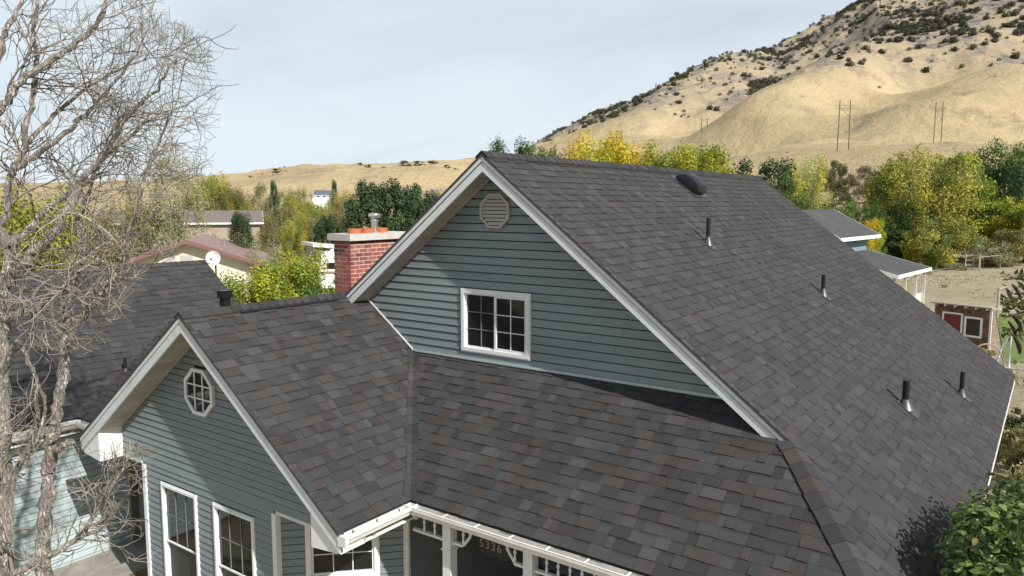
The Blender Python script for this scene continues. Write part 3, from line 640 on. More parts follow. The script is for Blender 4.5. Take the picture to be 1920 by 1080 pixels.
# cross gable wall, facing -X, upper gable and lower wall
GB = 2.20
cw_poly = [(-(YC+EC-0.03), GB), (-(EY+0.03), GB), (-(EY+0.03), cz(EY+0.03)-0.185), (-YC, HC-0.185), (-(YC+EC-0.03), cz(YC+EC-0.03)-0.185)]
OW = (-3.07, 3.52, 0.335, 0.325)
cgable = siding(house, 'cross_gable_wall', (WL, 0, 0), (0, -1, 0), (-1, 0, 0), cw_poly, [(OW[0]-0.27, OW[0]+0.27, 3.40, 3.68), (OW[0]-0.14, OW[0]+0.14, 3.25, 3.82)], M_SIDING, course=0.098)
for (a0, a1) in ((-(YC+EC-0.52), -4.71), (-1.47, -(EY+0.5))):
    b = MB(); b.obox((WL, 0, GB), (0, -1, 0), (-1, 0, 0), (0, 0, 1), a0, a1, 0.0, 0.026, -0.035, 0.008); b.build('base_trim', M_FASCIA, cgable)
lw_poly = [(-4.62, GZ), (-1.56, GZ), (-1.56, GB-0.002), (-4.62, GB-0.002)]
W1 = (-4.20, -3.30, 0.15, 1.97); W2 = (-2.87, -1.97, 0.15, 1.97)
lwall = siding(house, 'front_wall', (WL, 0, 0), (0, -1, 0), (-1, 0, 0), lw_poly, [W1, W2], M_SIDING, course=0.098)
for wv in (W1, W2): window(house, 'window', (WL, 0, 0), (0, -1, 0), (-1, 0, 0), wv[0], wv[1], wv[2], wv[3], 'hung', 0.036, cols=3, rows=2)
b = MB(); b.box((WL-0.03, 4.62, GZ), (WL+0.09, 4.70, GB-0.04)); b.build('corner_board', M_WHITE, lwall)
b = MB(); b.box((WL-0.03, 1.48, GZ), (WL+0.05, 1.56, GB-0.04)); b.build('corner_board', M_WHITE, lwall)
# octagon window
ow = oct_ring(house, 'octagon_window', WL, OW[0], OW[1], OW[2], OW[3], 0.05, 0.0, 0.05, M_WHITE)
ow['label'] = 'octagonal white framed window with six panes in the lower gable'
sx = (-1, -0.33, 0.33, 1)
for i in range(3):
    for j in range(3):
        q = octa(OW[0], OW[1], OW[2]-0.05, OW[3]-0.05)
        q = clip(clip(q, 0, OW[0]+sx[i]*0.29, False), 0, OW[0]+sx[i+1]*0.29, True); q = clip(clip(q, 1, OW[1]+sx[j]*0.28, False), 1, OW[1]+sx[j+1]*0.28, True)
        if len(q) < 3: continue
        b = MB(); b.prism([(WL-0.022, -s, z) for s, z in q], (-0.004, 0, 0)); b.build('pane', M_GLASS, ow)
for k in (-0.33, 0.33):
    b = MB(); b.box((WL-0.042, -(OW[0]+k*0.29)-0.009, OW[1]-0.265), (WL-0.027, -(OW[0]+k*0.29)+0.009, OW[1]+0.265)); b.build('muntin', M_WHITE, ow)
    b = MB(); b.box((WL-0.040, -OW[0]-0.275, OW[1]+k*0.28-0.009), (WL-0.0275, -OW[0]+0.275, OW[1]+k*0.28+0.009)); b.build('muntin', M_WHITE, ow)
# chamfered bay wall under the cross gable's right eave
hd = Vector((1, -1, 0)).normalized(); nd = Vector((-1, -1, 0)).normalized(); bo = Vector((WL, 1.55, 0)); BL = 1.70
bwall = siding(house, 'bay_wall', bo, hd, nd, [(0.0, GZ), (BL, GZ), (BL, GB+0.02), (0.0, GB+0.02)], [(0.42, 1.30, 0.35, 2.1)], M_SIDING, course=0.098)
window(house, 'window', bo, hd, nd, 0.40, 1.31, 1.22, 2.12, 'fixed', 0.05, cols=3, rows=3, label='bay window under the right eave of the lower gable')
b = MB(); b.obox(bo, hd, nd, (0, 0, 1), BL-0.06, BL+0.03, 0.0, 0.03, GZ, GB); b.build('corner_board', M_WHITE, bwall)
b = MB(); b.obox(bo, hd, nd, (0, 0, 1), 0.06, 0.36, 0.017, 0.019, GZ, GZ+0.01); b.build('base_trim', M_WHITE, bwall)
# soffits under the right eave and the pent roof
b = MB(); b.box((WL+0.02, EY+0.02, 2.215), (-1.0, 1.60, 2.235)); b.build('soffit', M_WHITE, house)
b = MB(); b.box((-PX+0.02, -5.33, 2.38), (2.2, EY, 2.40)); b.build('porch_ceiling', mat('porch_stain', (0.20, 0.17, 0.14), 0.7), house)  # ceiling colour darkened so the porch reads as deep shade
b = MB(); b.box((WL+0.02, 4.62, 2.14), (-1.0, YC+EC, 2.165)); b.build('soffit', M_WHITE, house)
# eave fascias
b = MB(); b.box((-Q+0.04, EY, 2.30), (-PX+0.01, EY+0.025, 2.46)); b.build('eave_fascia', M_WHITE, house)
b = MB(); b.box((-PX, hy(-PX), 2.30), (-PX+0.025, EY, 2.46)); b.build('eave_fascia', M_WHITE, house)
b = MB(); b.box((hipx(yE), yE, 2.16), (LEN, yE+0.025, 2.32)); b.build('eave_fascia', M_WHITE, house)

# ---- gutters with hangers
def gutter(owner, p0, p1, outn, hang, wd=0.125, ht_=0.115, sag=0.0, lab=None):
    p0 = Vector(p0); p1 = Vector(p1); d = (p1-p0); L_ = d.length; d.normalize(); n = Vector(outn); u = Vector((0, 0, 1))
    prof = [(0.002, 0.0), (0.002, -ht_), (wd*0.55, -ht_), (wd*0.72, -ht_*0.55), (wd, -ht_*0.30), (wd, -0.005), (wd-0.014, 0.0)]
    segs = 14; b = MB(); bi = MB()
    R = random.Random(int(L_*100)); off = [R.uniform(-sag, sag) for _ in range(segs+1)]
    Pt = lambda k, q, inn: p0+d*(L_*k/segs)+n*(q[0]+(0 if q[0] < 0.01 else off[k])+(-0.003*inn))+u*(q[1]+0.003*inn-(abs(off[k])*0.3))
    for k in range(segs):
        for i in range(len(prof)-1):
            b.face([Pt(k, prof[i], 0), Pt(k+1, prof[i], 0), Pt(k+1, prof[i+1], 0), Pt(k, prof[i+1], 0)])
        for i in range(0, 4):
            bi.face([Pt(k, prof[i], 1), Pt(k+1, prof[i], 1), Pt(k+1, prof[i+1], 1), Pt(k, prof[i+1], 1)])
        rp = [p0+d*(L_*(k+j)/segs)+n*(wd-0.006+off[k+j])+u*0.004 for j in (0, 1)]; b.tube(rp, 0.009, 6, False)
    G = b.build('gutter', M_GUTTER, owner, label=lab); bi.build('gutter_liner', M_GUT_IN, G)
    for s_ in (0, L_):
        e = MB(); e.face([p0+d*s_+n*q[0]+u*q[1] for q in prof]); e.build('end_cap', M_GUTTER, G)
    for a in hang:
        h_ = MB(); h_.obox(p0+d*a, d, n, u, -0.011, 0.011, 0.004, wd-0.012, -0.004, 0.004); h_.obox(p0+d*a, d, n, u, -0.010, 0.010, wd-0.02, wd-0.012, -0.03, -0.004); h_.build('hanger', M_GUTTER, G)
gutter(house, (-PX-0.005, EY-0.005, 2.455), (-PX-0.005, hy(-PX)-0.1, 2.455), (-1, 0, 0), [0.12+0.48*k for k in range(11)], sag=0.006)
gutter(house, (-Q+0.02, EY-0.005, 2.455), (-PX-0.005-0.001, EY-0.005, 2.455), (0, -1, 0), [0.18, 0.55, 0.92], wd=0.12)
gutter(house, (hipx(yE), yE-0.002, 2.21), (LEN, yE-0.002, 2.21), (0, -1, 0), [0.3+0.6*k for k in range(20)], wd=0.056)
b = MB(); b.box((-Q-0.01, EY-0.13, 2.34), (-Q+0.035, EY-0.002, 2.458)); b.build('gutter_box_end', M_GUTTER, house)
# downspout at the porch corner
b = MB(); px_, py_ = bo.x+hd.x*BL, bo.y+hd.y*BL
b.tube([(-PX-0.05, EY-0.05, 2.37), (-PX+0.15, EY+0.04, 2.20), (px_-0.06, py_-0.05, 2.02), (px_-0.07, py_-0.05, GZ+0.1)], 0.03, 8); b.build('downspout', M_GUTTER, house, smooth=True)

# ---- porch: floor, back wall, posts, spindle frieze, number sign
b = MB(); b.box((-1.55, -5.3, GZ-0.05), (2.2, 0.9, 0.02)); b.build('porch_floor', mat('porch_boards', (0.16, 0.14, 0.12), 0.8, noise=0.2, nscale=6), house)  # floor colour darkened too, porch shade put into the boards
siding(house, 'porch_wall', (2.0, 0, 0), (0, -1, 0), (-1, 0, 0), [(-0.6, 0.02), (5.15, 0.02), (5.15, 2.375), (-0.6, 2.375)], [], M_SIDING)
siding(house, 'side_wall', (-1.2, -5.38, 0), (1, 0, 0), (0, -1, 0), [(0.0, GZ), (LEN+1.0, GZ), (LEN+1.0, 2.2), (0.0, 2.2)], [], M_SIDING, course=0.234)
b = MB(); b.box((LEN-0.35, -5.37, GZ), (LEN-0.25, 5.6, 2.4)); b.build('rear_wall', M_SIDING, house)
b = MB(); b.box((0.7, 5.5, GZ), (LEN-0.36, 5.6, 2.3)); b.build('rear_wall', M_SIDING, house)
b = MB(); b.box((px_+0.02, py_-0.02, GZ), (1.98, py_+0.08, 2.38)); b.build('porch_side_wall', M_SIDING, house)
PXX = -1.47
posts = [-0.63, -1.82, -3.45, -5.05]
hdr = MB(); hdr.box((PXX-0.055, -5.2, 2.285), (PXX+0.055, -0.05, 2.375)); hdr.build('porch_beam', M_WHITE, house)
for y in posts:
    b = MB(); b.box((PXX-0.062, y-0.062, 0.02), (PXX+0.062, y+0.062, 2.28)); b.box((PXX-0.075, y-0.075, 1.93), (PXX+0.075, y+0.075, 1.95)); P_ = b.build('porch_post', M_WHITE, house)
edges = [0.02]+posts
for i in range(len(edges)-1):
    y0, y1 = edges[i+1]+0.065, edges[i]-0.065
    fr_ = None
    for (ra, rb) in (((y0, y1),) if i != 1 else ((y0, y0+0.15), (y1-0.15, y1))):
        f = MB(); f.box((PXX-0.025, ra, 2.02), (PXX+0.025, rb, 2.05)); fr_ = f.build('frieze_rail', M_WHITE, house)
        if i == 1: f = MB(); yy = ra if ra > -1.2 else rb; f.tube([(PXX, yy, 2.035), (PXX, yy+(-0.10 if ra > -1.2 else 0.10), 2.16), (PXX, yy+(-0.13 if ra > -1.2 else 0.13), 2.29)], 0.018, 6); f.build('frieze_bracket', M_WHITE, house)
    n_ = max(2, int((y1-y0)/0.15))
    for k in range(1, n_):
        if i == 1 and 0.16 < (k/n_) < 0.84: continue
        s_ = MB(); yy = y0+(y1-y0)*k/n_; s_.lathe((PXX, yy, 2.051), [(0.012, 0), (0.018, 0.03), (0.010, 0.08), (0.021, 0.115), (0.010, 0.15), (0.018, 0.20), (0.012, 0.233)], 8); s_.build('spindle', M_WHITE, fr_)
sg = MB(); sc_, sz_ = -1.02, 1.96; SXX = -1.16
pts = []
for k in range(28):
    t = 2*math.pi*k/28; c_, s_ = math.cos(t), math.sin(t)
    pts.append((SXX, sc_-0.33*math.copysign(abs(c_)**0.6, c_), sz_+0.145*math.copysign(abs(s_)**0.75, s_)))
sg.prism(pts, (0.03, 0, 0)); sign = sg.build('house_number_sign', M_SIGN); tag(sign, 'dark oval house number sign hanging under the porch roof between the posts', 'sign')
b = MB()
for yy in (sc_-0.22, sc_+0.22): b.tube([(SXX+0.02, yy, sz_+0.09), (SXX+0.02, yy, 2.385)], 0.004, 5)
b.build('hanging_chain', M_BLACK, sign)
def text_mesh(txt, size, ext):
    cu = bpy.data.curves.new('txt', 'FONT'); cu.body = txt; cu.size = size; cu.extrude = ext; cu.space_character = 1.25; cu.align_x = 'CENTER'; cu.align_y = 'CENTER'
    to = bpy.data.objects.new('txt', cu); COL.objects.link(to); dg = bpy.context.evaluated_depsgraph_get(); me = bpy.data.meshes.new_from_object(to.evaluated_get(dg)); bpy.data.objects.remove(to); return me
tm = text_mesh('5336', 0.145, 0.004); tm.transform(Matrix(((0, 0, -1, SXX-0.006), (-1, 0, 0, sc_), (0, 1, 0, sz_), (0, 0, 0, 1)))); link('house_number', tm, sign, M_NUM)

# ---- chimney
CX0, CX1, CY0, CY1, CTOP = 0.79, 2.25, 3.5, 3.93, 5.46
b = MB(); b.box((CX0+0.004, CY0+0.004, 3.3), (CX1-0.004, CY1-0.004, CTOP)); chim = b.build('chimney', M_MORTAR, house)
bh, bl, jt = 0.057, 0.192, 0.014
bricks = {}
def brick_mesh(lx, ly, lz, col):
    mb = MB(); mb.box((-lx/2, -ly/2, -lz/2), (lx/2, ly/2, lz/2), col); me = mb.mesh('brick'); me.materials.append(M_BRICK); return me
BC = [(1, 1, 1), (0.78, 0.75, 0.8), (1.25, 1.3, 1.25), (0.6, 0.62, 0.75), (1.1, 0.95, 0.9), (1.4, 1.7, 1.7)]
def put_brick(c, lx, ly):
    col = rnd.choices(range(6), [5, 2.5, 3, 1.5, 4, 0.8])[0]; key = (round(lx, 3), round(ly, 3), col)
    if key not in bricks: bricks[key] = brick_mesh(lx, ly, bh, BC[col])
    o = bpy.data.objects.new('brick', bricks[key]); COL.objects.link(o); o.parent = chim; o.location = c
z = CTOP-bh/2-0.008; row = 0
while z > 4.05:
    for face in (0, 1):
        if face == 0: ax0, ax1 = CX0, CX1
        else: ax0, ax1 = CY0+0.012, CY1
        a = ax0; half = (row+face) % 2; first = True
        while a < ax1-0.02:
            l_ = (bl/2-jt/2 if (first and half) else bl); l_ = min(l_, ax1-a); first = False
            if l_ > 0.03:
                if face == 0: put_brick((a+l_/2, CY0+0.05-0.001+rnd.uniform(-0.002, 0.002), z), l_, 0.10)
                else: put_brick((CX0+0.05-0.001+rnd.uniform(-0.002, 0.002), a+l_/2+(0.1 if a == ax0 and False else 0), z), 0.10, l_)
            a += l_+jt
    z -= bh+jt; row += 1
b = MB(); b.box((CX0-0.075, CY0-0.075, CTOP+0.001), (CX1+0.075, CY1+0.075, CTOP+0.115)); b.build('chimney_cap', M_CONC, chim)
def flue(x, y, r, h0):
    f = MB(); f.lathe((x, y, CTOP+0.115), [(r, 0), (r, h0), (r-0.025, h0), (r-0.025, 0.01)], 20); f.build('flue_pot', M_TERRA, chim, smooth=True)
for x_ in (1.06, 1.36, 1.70): flue(x_, 3.69, 0.125, 0.085)
f = MB(); f.lathe((1.60, 3.74, CTOP+0.115), [(0.10, 0), (0.10, 0.03), (0.062, 0.06), (0.062, 0.19), (0.075, 0.20), (0.075, 0.225), (0.055, 0.23), (0.055, 0.265), (0.105, 0.275), (0.115, 0.30), (0.105, 0.335), (0.05, 0.35)], 22); f.build('flue_cap', M_GALV, chim, smooth=True)

# ---- roof vents
def roof_pipe(owner, x, y, zf, slope, h, r):
    """vent pipe on a slope rising with +y"""
    zb = zf(y); b = MB(); b.tube([(x, y, zb-0.05), (x, y, zb+h)], r, 14, True); P_ = b.build('vent_pipe', M_BLACK, owner, smooth=True)
    c = MB(); c.lathe((x, y, zb-0.03), [(r*2.6, 0.0), (r*1.9, 0.06), (r*1.25, 0.13), (r*1.12, 0.15)], 16); c.build('pipe_boot', M_LEAD, P_, smooth=True)
    e = Vector((1, 0, 0)); g = Vector((0, 1, slope)).normalized(); n = e.cross(g); k = MB()
    k.obox((x, y, zb), e, g, n, -r*2.6, r*2.6, -r*4.4, r*2.6, 0.010, 0.017); k.build('flashing', M_LEAD, P_)
for (x, y, h_, r_) in ((3.79, -1.73, 0.42, 0.034), (6.12, -3.01, 0.37, 0.036), (3.98, -4.73, 0.40, 0.05), (6.88, -5.20, 0.42, 0.038)):
    roof_pipe(part_main, x, y, main_z, S, h_, r_)
roof_pipe(part_gar, -1.17, 7.49, gz, GS, 0.30, 0.03)
# turtle vent near the main ridge
e = Vector((1, 0, 0)); g = Vector((0, 1, S)).normalized(); n = e.cross(g); vo = Vector((5.98, -0.46, main_z(0.46)))
bm = MB(); prof = [(-0.27, 0.05), (-0.30, 0.12), (-0.24, 0.21), (-0.06, 0.255), (0.14, 0.235), (0.27, 0.15), (0.30, 0.05)]
secs = [(-0.25, 0.70), (-0.235, 0.9), (-0.14, 1.0), (0.14, 1.0), (0.235, 0.9), (0.25, 0.70)]
rings = [[vo+e*a+g*(p*s_)+n*(q*s_) for p, q in prof] for a, s_ in secs]
for i in range(len(rings)-1):
    for k in range(len(prof)-1): bm.face([rings[i][k], rings[i+1][k], rings[i+1][k+1], rings[i][k+1]])
bm.face(rings[0]); bm.face(rings[-1][::-1]); rv = bm.build('roof_vent', M_VENTP, part_main, smooth=True)
k = MB(); k.obox(vo, e, g, n, -0.30, 0.30, -0.34, 0.34, 0.012, 0.02); k.build('flashing', M_LEAD, rv)
k = MB(); k.obox(vo, e, g, n, -0.20, 0.20, -0.23, 0.22, 0.02, 0.04); k.build('vent_neck', M_BLACK, rv)
# square flue cap on the link roof
vp = Vector((0.17, 6.3, 0)); vz = 3.81
k = MB(); k.box((vp.x-0.07, vp.y-0.07, 3.0), (vp.x+0.07, vp.y+0.07, vz+0.52)); sv = k.build('square_vent', M_BLACK, part_join)
k = MB(); k.box((vp.x-0.10, vp.y-0.10, vz+0.52), (vp.x+0.10, vp.y+0.10, vz+0.66)); k.build('vent_hood', M_BLACK, sv)
k = MB(); k.lathe((-0.55, 6.4, 3.0), [(0.11, 0), (0.11, 0.9), (0.10, 0.93), (0.02, 0.94)], 14); k.build('round_vent', M_BLACK, part_join, smooth=True)

# ---- garage walls, gutter, entry, patio
gwall = siding(garage, 'garage_wall', (0, GE+0.32, 0), (1, 0, 0), (0, -1, 0), [(GX0+0.3, GZ), (-1.35, GZ), (-1.35, 2.3), (GX0+0.3, 2.3)], [], M_SIDING2)
b = MB(); b.box((GX0, GE+0.01, 2.22), (NX, GE+0.33, 2.24)); b.build('soffit', M_WHITE, garage)
b = MB(); b.box((GX0, GE, 2.30), (NX+0.0, GE+0.025, 2.46)); b.build('eave_fascia', M_WHITE, garage)
gutter(garage, (GX0, GE-0.003, 2.46), (NX-0.03, GE-0.003, 2.46), (0, -1, 0), [0.5*k for k in range(1, 9)])
gutter(garage, (NX-0.003, GE-0.03, 2.46), (NX-0.003, YC+EC+0.02, 2.46), (-1, 0, 0), [0.4])
b = MB(); b.box((NX, YC+EC, 2.30), (NX+0.025, GE, 2.46)); b.build('eave_fascia', M_WHITE, garage)
b = MB(); b.box((GX1-0.3, GE+0.4, GZ), (GX1-0.2, GR+2.6, 2.6)); b.box((GX0+0.3, GE+0.45, GZ), (GX0+0.4, GR+2.6, 2.6)); b.box((GX0+0.4, GR+2.5, GZ), (GX1-0.3, GR+2.6, 2.6)); b.build('rear_wall', M_SIDING2, garage)
ew = siding(garage, 'entry_wall', (-1.2, 0, 0), (0, -1, 0), (-1, 0, 0), [(-(GE+0.3), GZ), (-4.6, GZ), (-4.6, 2.32), (-(GE+0.3), 2.32)], [(-5.75, -4.85, -0.3, 2.0)], M_SIDING)
b = MB(); b.box((-1.235, 4.85, -0.1), (-1.205, 5.75, 2.0)); dr = b.build('entry_door', mat('door_dark', (0.012, 0.012, 0.013), 0.4), garage)
b = MB(); b.lathe((-1.28, 5.65, 0.95), [(0.03, 0), (0.03, 0.03), (0.012, 0.05)], 10, (-1, 0, 0)); b.build('door_knob', M_GALV, dr)
b = MB(); b.box((-3.4, 4.75, GZ-0.1), (-1.25, 7.15, -0.12)); pt = b.build('patio', mat('patio_concrete', (0.27, 0.245, 0.21), 0.9, noise=0.3, nscale=4, bump=0.2, bscale=60)); pt['kind'] = 'structure'; pt['label'] = 'concrete entry patio between garage and house'
b = MB(); b.box((-3.1, 4.78, -0.119), (-1.3, 6.1, 0.04)); st = b.build('entry_step', MATS['patio_concrete'], None); st['kind'] = 'structure'
b = MB(); b.box((-2.25, 5.05, 0.041), (-1.55, 5.6, 0.055)); dm = b.build('door_mat', mat('coir_mat', (0.17, 0.105, 0.05), 0.95, noise=0.4, nscale=15)); tag(dm, 'brown door mat on the shaded concrete entry step', 'mat')
# ------------------------------------------------------------------ foliage
def arr_mesh(name, V, F, tint, m_):
    me = bpy.data.meshes.new(name); me.vertices.add(len(V)); me.vertices.foreach_set('co', V.astype(np.float32).ravel())
    k = F.shape[1]; me.loops.add(F.size); me.loops.foreach_set('vertex_index', F.ravel().astype(np.int32)); me.polygons.add(len(F))
    me.polygons.foreach_set('loop_start', (np.arange(len(F))*k).astype(np.int32)); me.update()
    at = me.color_attributes.new('tint', 'FLOAT_COLOR', 'CORNER'); c = np.ones((F.size, 4), np.float32); c[:, :3] = np.repeat(tint, k, 0); at.data.foreach_set('color', c.ravel())
    if m_: me.materials.append(m_)
    return me
def leaf_quads(P, Nn, size, aspect=0.55, rng=npr):
    """rhombic leaves at P facing Nn; returns V, F"""
    n = len(P); Nn = Nn/np.linalg.norm(Nn, axis=1, keepdims=True); T = rng.normal(size=(n, 3)); T -= (T*Nn).sum(1, keepdims=True)*Nn; T /= np.linalg.norm(T, axis=1, keepdims=True)+1e-9
    Bv = np.cross(Nn, T); s = size[:, None] if hasattr(size, '__len__') else size
    V = np.stack([P-T*s, P+Bv*s*aspect, P+T*s, P-Bv*s*aspect], 1).reshape(-1, 3); return V, np.arange(4*n).reshape(n, 4)
def crown_mesh(name, seed, kind, n, leaf, m_, cols, za=2.0):
    R = np.random.default_rng(seed); lob = []; cols = np.array(cols)
    if kind in ('broad', 'willow'):
        nl = 46
        for i in range(nl):
            t = R.uniform(0, 2*np.pi); zz = R.uniform(0.16, 0.95); prof = np.sqrt(max(0.02, 1-abs((zz-0.55)/0.46)**3.2)); rr = prof*R.uniform(0.35, 0.9)
            lob.append((rr*np.cos(t), rr*np.sin(t), zz, R.uniform(0.16, 0.30)))
        asp = 1.0 if kind == 'broad' else 1.5
    elif kind == 'poplar':
        for i in range(40):
            t = R.uniform(0, 2*np.pi); zz = R.uniform(0.10, 0.90); prof = min(1, (0.95-zz)*1.5+0.06)*min(1, zz*4+0.3); rr = prof*R.uniform(0.2, 0.72)
            lob.append((rr*np.cos(t), rr*np.sin(t), zz, R.uniform(0.2, 0.38)))
        asp = 1.4
    elif kind == 'pine':
        for i in range(70):
            t = R.uniform(0, 2*np.pi); zz = R.uniform(0.08, 0.97); prof = (1-zz)**0.45*min(1, zz*5+0.2); rr = prof*R.uniform(0.45, 0.92)
            lob.append((rr*np.cos(t), rr*np.sin(t), zz, R.uniform(0.11, 0.2)))
        asp = 1.5
    else:  # shrub
        for i in range(26):
            t = R.uniform(0, 2*np.pi); zz = R.uniform(0.05, 0.8); prof = np.sqrt(max(0.02, 1-(zz/0.95)**2)); rr = prof*R.uniform(0.3, 0.85)
            lob.append((rr*np.cos(t), rr*np.sin(t), zz, R.uniform(0.18, 0.34)))
        asp = 1.0
    lob = np.array(lob); nl = len(lob); w = lob[:, 3]**2; idx = R.choice(nl, n, p=w/w.sum())
    d = R.normal(size=(n, 3)); d /= np.linalg.norm(d, axis=1, keepdims=True); rad = R.random(n)**0.45
    hz = 0.5*asp*0.9
    P = lob[idx, :3]+d*np.array([1, 1, hz])*(lob[idx, 3]*rad)[:, None]*(1+0.35*(R.random(n) < 0.12)[:, None]*R.random((n, 1)))
    P[:, 2] = np.clip(P[:, 2], 0.01, 1.06)
    nn = d+R.normal(size=(n, 3))*0.7+np.array([0, 0, 0.35])
    if kind == 'willow': nn[:, 2] *= 0.3
    V, F = leaf_quads(P*np.array([1, 1, za]), nn, leaf*R.uniform(0.6, 1.35, n), 0.5, R); V = V/np.array([1, 1, za])
    lc = cols[R.integers(0, len(cols), nl)]*R.uniform(0.82, 1.15, (nl, 1)); tint = lc[idx]*R.uniform(0.7, 1.3, (n, 1))
    mixm = R.random(n) < 0.15; tint[mixm] = cols[R.integers(0, len(cols), mixm.sum())]
    return arr_mesh(name, V, F, tint, m_)
M_LEAF = mat('foliage', (1.45, 1.5, 1.35), 0.55, tint=True, leaf=True, spec=0.25)
M_PINE = mat('needles', (1.15, 1.2, 1.1), 0.6, tint=True, spec=0.2)
def trunk_mesh(seed, forks=5, bare=False):
    R = random.Random(seed); b = MB(); b.tube([(0, 0, -0.03), (0.02, 0.01, 0.2), (-0.02, 0.03, 0.42), (0.01, 0, 0.7)], [0.05, 0.04, 0.03, 0.012], 7)
    for i in range(forks):
        t = R.uniform(0, 6.28); z0 = R.uniform(0.15, 0.45); r = R.uniform(0.4, 0.7)
        b.tube([(0, 0, z0), (0.3*r*math.cos(t), 0.3*r*math.sin(t), z0+0.15), (r*math.cos(t), r*math.sin(t), z0+0.38)], [0.022, 0.016, 0.006], 5)
    return b.mesh('trunk', True)
TRUNK = [trunk_mesh(k) for k in range(3)]
for t_ in TRUNK: t_.materials.append(M_TRUNK)
G = {}; ZA = (1.3, 2.4, 4.4)
def kind(key, shape, n, leaf, cols, m_=None, variants=2):
    G[key] = [[crown_mesh('crown_'+key, 50+hash_(key)+k*13+int(za), shape, int(n*(0.8+0.22*za)), leaf*0.92, m_ or M_LEAF, cols, za) for k in range(variants)] for za in ZA]
def hash_(s): return sum(ord(c)*(i+1) for i, c in enumerate(s)) % 997
kind('green', 'broad', 9000, 0.036, [(0.075, 0.115, 0.028), (0.095, 0.135, 0.03), (0.05, 0.085, 0.025)])
kind('dark', 'broad', 9000, 0.036, [(0.035, 0.062, 0.022), (0.05, 0.08, 0.025), (0.028, 0.05, 0.02)])
kind('olive', 'willow', 15000, 0.030, [(0.17, 0.18, 0.04), (0.21, 0.205, 0.04), (0.12, 0.145, 0.04), (0.28, 0.24, 0.045)])
kind('yellow', 'broad', 8000, 0.040, [(0.42, 0.33, 0.02), (0.36, 0.32, 0.03), (0.26, 0.28, 0.03), (0.45, 0.31, 0.02)])
kind('yellowgreen', 'broad', 11000, 0.038, [(0.25, 0.26, 0.03), (0.16, 0.20, 0.03), (0.27, 0.25, 0.03), (0.10, 0.15, 0.028)])
kind('poplar', 'poplar', 7000, 0.045, [(0.33, 0.30, 0.04), (0.28, 0.26, 0.05), (0.38, 0.33, 0.04)])
kind('palegold', 'willow', 7000, 0.036, [(0.36, 0.33, 0.06), (0.30, 0.29, 0.07), (0.42, 0.36, 0.05), (0.24, 0.25, 0.08)])
kind('pine', 'pine', 15000, 0.034, [(0.03, 0.05, 0.022), (0.045, 0.068, 0.028), (0.06, 0.085, 0.035)], M_PINE)
kind('scrub', 'broad', 6500, 0.034, [(0.14, 0.13, 0.055), (0.17, 0.145, 0.065), (0.11, 0.115, 0.05), (0.20, 0.155, 0.07)])
kind('sage', 'willow', 7000, 0.032, [(0.22, 0.21, 0.13), (0.26, 0.24, 0.15), (0.19, 0.19, 0.11)])
kind('shrub', 'shrub', 4000, 0.050, [(0.075, 0.085, 0.03), (0.10, 0.10, 0.035), (0.06, 0.07, 0.03)])
kind('brownshrub', 'shrub', 3500, 0.045, [(0.095, 0.075, 0.05), (0.12, 0.09, 0.06), (0.075, 0.062, 0.045)])
kind('drygrass', 'shrub', 3500, 0.055, [(0.30, 0.25, 0.12), (0.25, 0.21, 0.10), (0.20, 0.185, 0.08)])
NT = [0]
def tree(key, x, ytop, dist, wpx, label, name='tree', cat='tree', group=None, zbase=None, trunk=True, hmin=0.8):
    p = atD(x, ytop, dist); d2 = (np.array(p)-CAM)@_F; zb = ground_at(p) if zbase is None else zbase
    h = max(hmin, p[2]-zb); w = max(wpx*d2/FPX*1.18, h*0.48 if key not in ('poplar', 'pine') else h*0.30); NT[0] += 1; k = NT[0]
    t = top(name, label, cat, (p[0], p[1], zb-0.05), group); t.rotation_euler.z = (k*2.399) % 6.283; t.scale = (w/2, w/2, h)
    zi = int(np.argmin([abs(math.log(h/(w/2)/a_)) for a_ in ZA])); o = bpy.data.objects.new('crown', G[key][zi][k % 2]); COL.objects.link(o); o.parent = t
    if trunk: o = bpy.data.objects.new('trunk', TRUNK[k % 3]); COL.objects.link(o); o.parent = t
    return t
# right side
tree('olive', 1690, 318, 74, 130, 'olive green tall leafy tree behind the barn, left of the yellow topped one')
tree('olive', 1745, 285, 76, 165, 'broad olive tree with pale willowy leaves standing at the far edge of the dry field')
tree('yellowgreen', 1800, 290, 80, 110, 'yellow topped tree rising behind the olive willow by the field')
tree('dark', 1672, 395, 72, 90, 'dark green tree right beside the lower barn roof')
tree('dark', 1720, 430, 71, 110, 'low dark tree in shade at the foot of the olive willow')
tree('olive', 1760, 415, 70, 110, 'small yellowing tree in front of the olive willow at the field edge')
tree('green', 1890, 265, 95, 120, 'tall deep green tree behind the round yellow green ones at the field', )
tree('dark', 1925, 300, 92, 110, 'dark green tree beside the tall deep green tree')
tree('yellowgreen', 1835, 330, 90, 60, 'narrow lime tree between the olive willow and the tall green tree')
tree('yellowgreen', 1870, 382, 78, 120, 'round yellow green tree in front of the dark trees')
tree('yellowgreen', 1930, 370, 76, 100, 'round lime tree overhanging the pasture gate')
tree('sage', 1860, 445, 72, 80, 'pale grey green bush beside the pasture gate', 'bush', 'bush')
tree('scrub', 1905, 430, 73, 80, 'brownish scrubby bush beside the pale grey bush', 'bush', 'bush')
tree('yellow', 1635, 408, 62, 42, 'small bright yellow tree behind the upper barn roof')
tree('green', 1575, 372, 66, 90, 'rounded green shrub behind the barn ridge', 'bush', 'bush')
tree('green', 1625, 378, 66, 66, 'second rounded green shrub behind the barn, near the yellow tree', 'bush', 'bush')
tree('palegold', 1520, 296, 78, 84, 'pale yellow tree at the foot of the dry slope')
tree('sage', 1492, 318, 79, 80, 'thin pale leaved tree beside the pale yellow tree')
tree('dark', 1420, 298, 72, 140, 'dark green tree behind the right end of the main ridge')
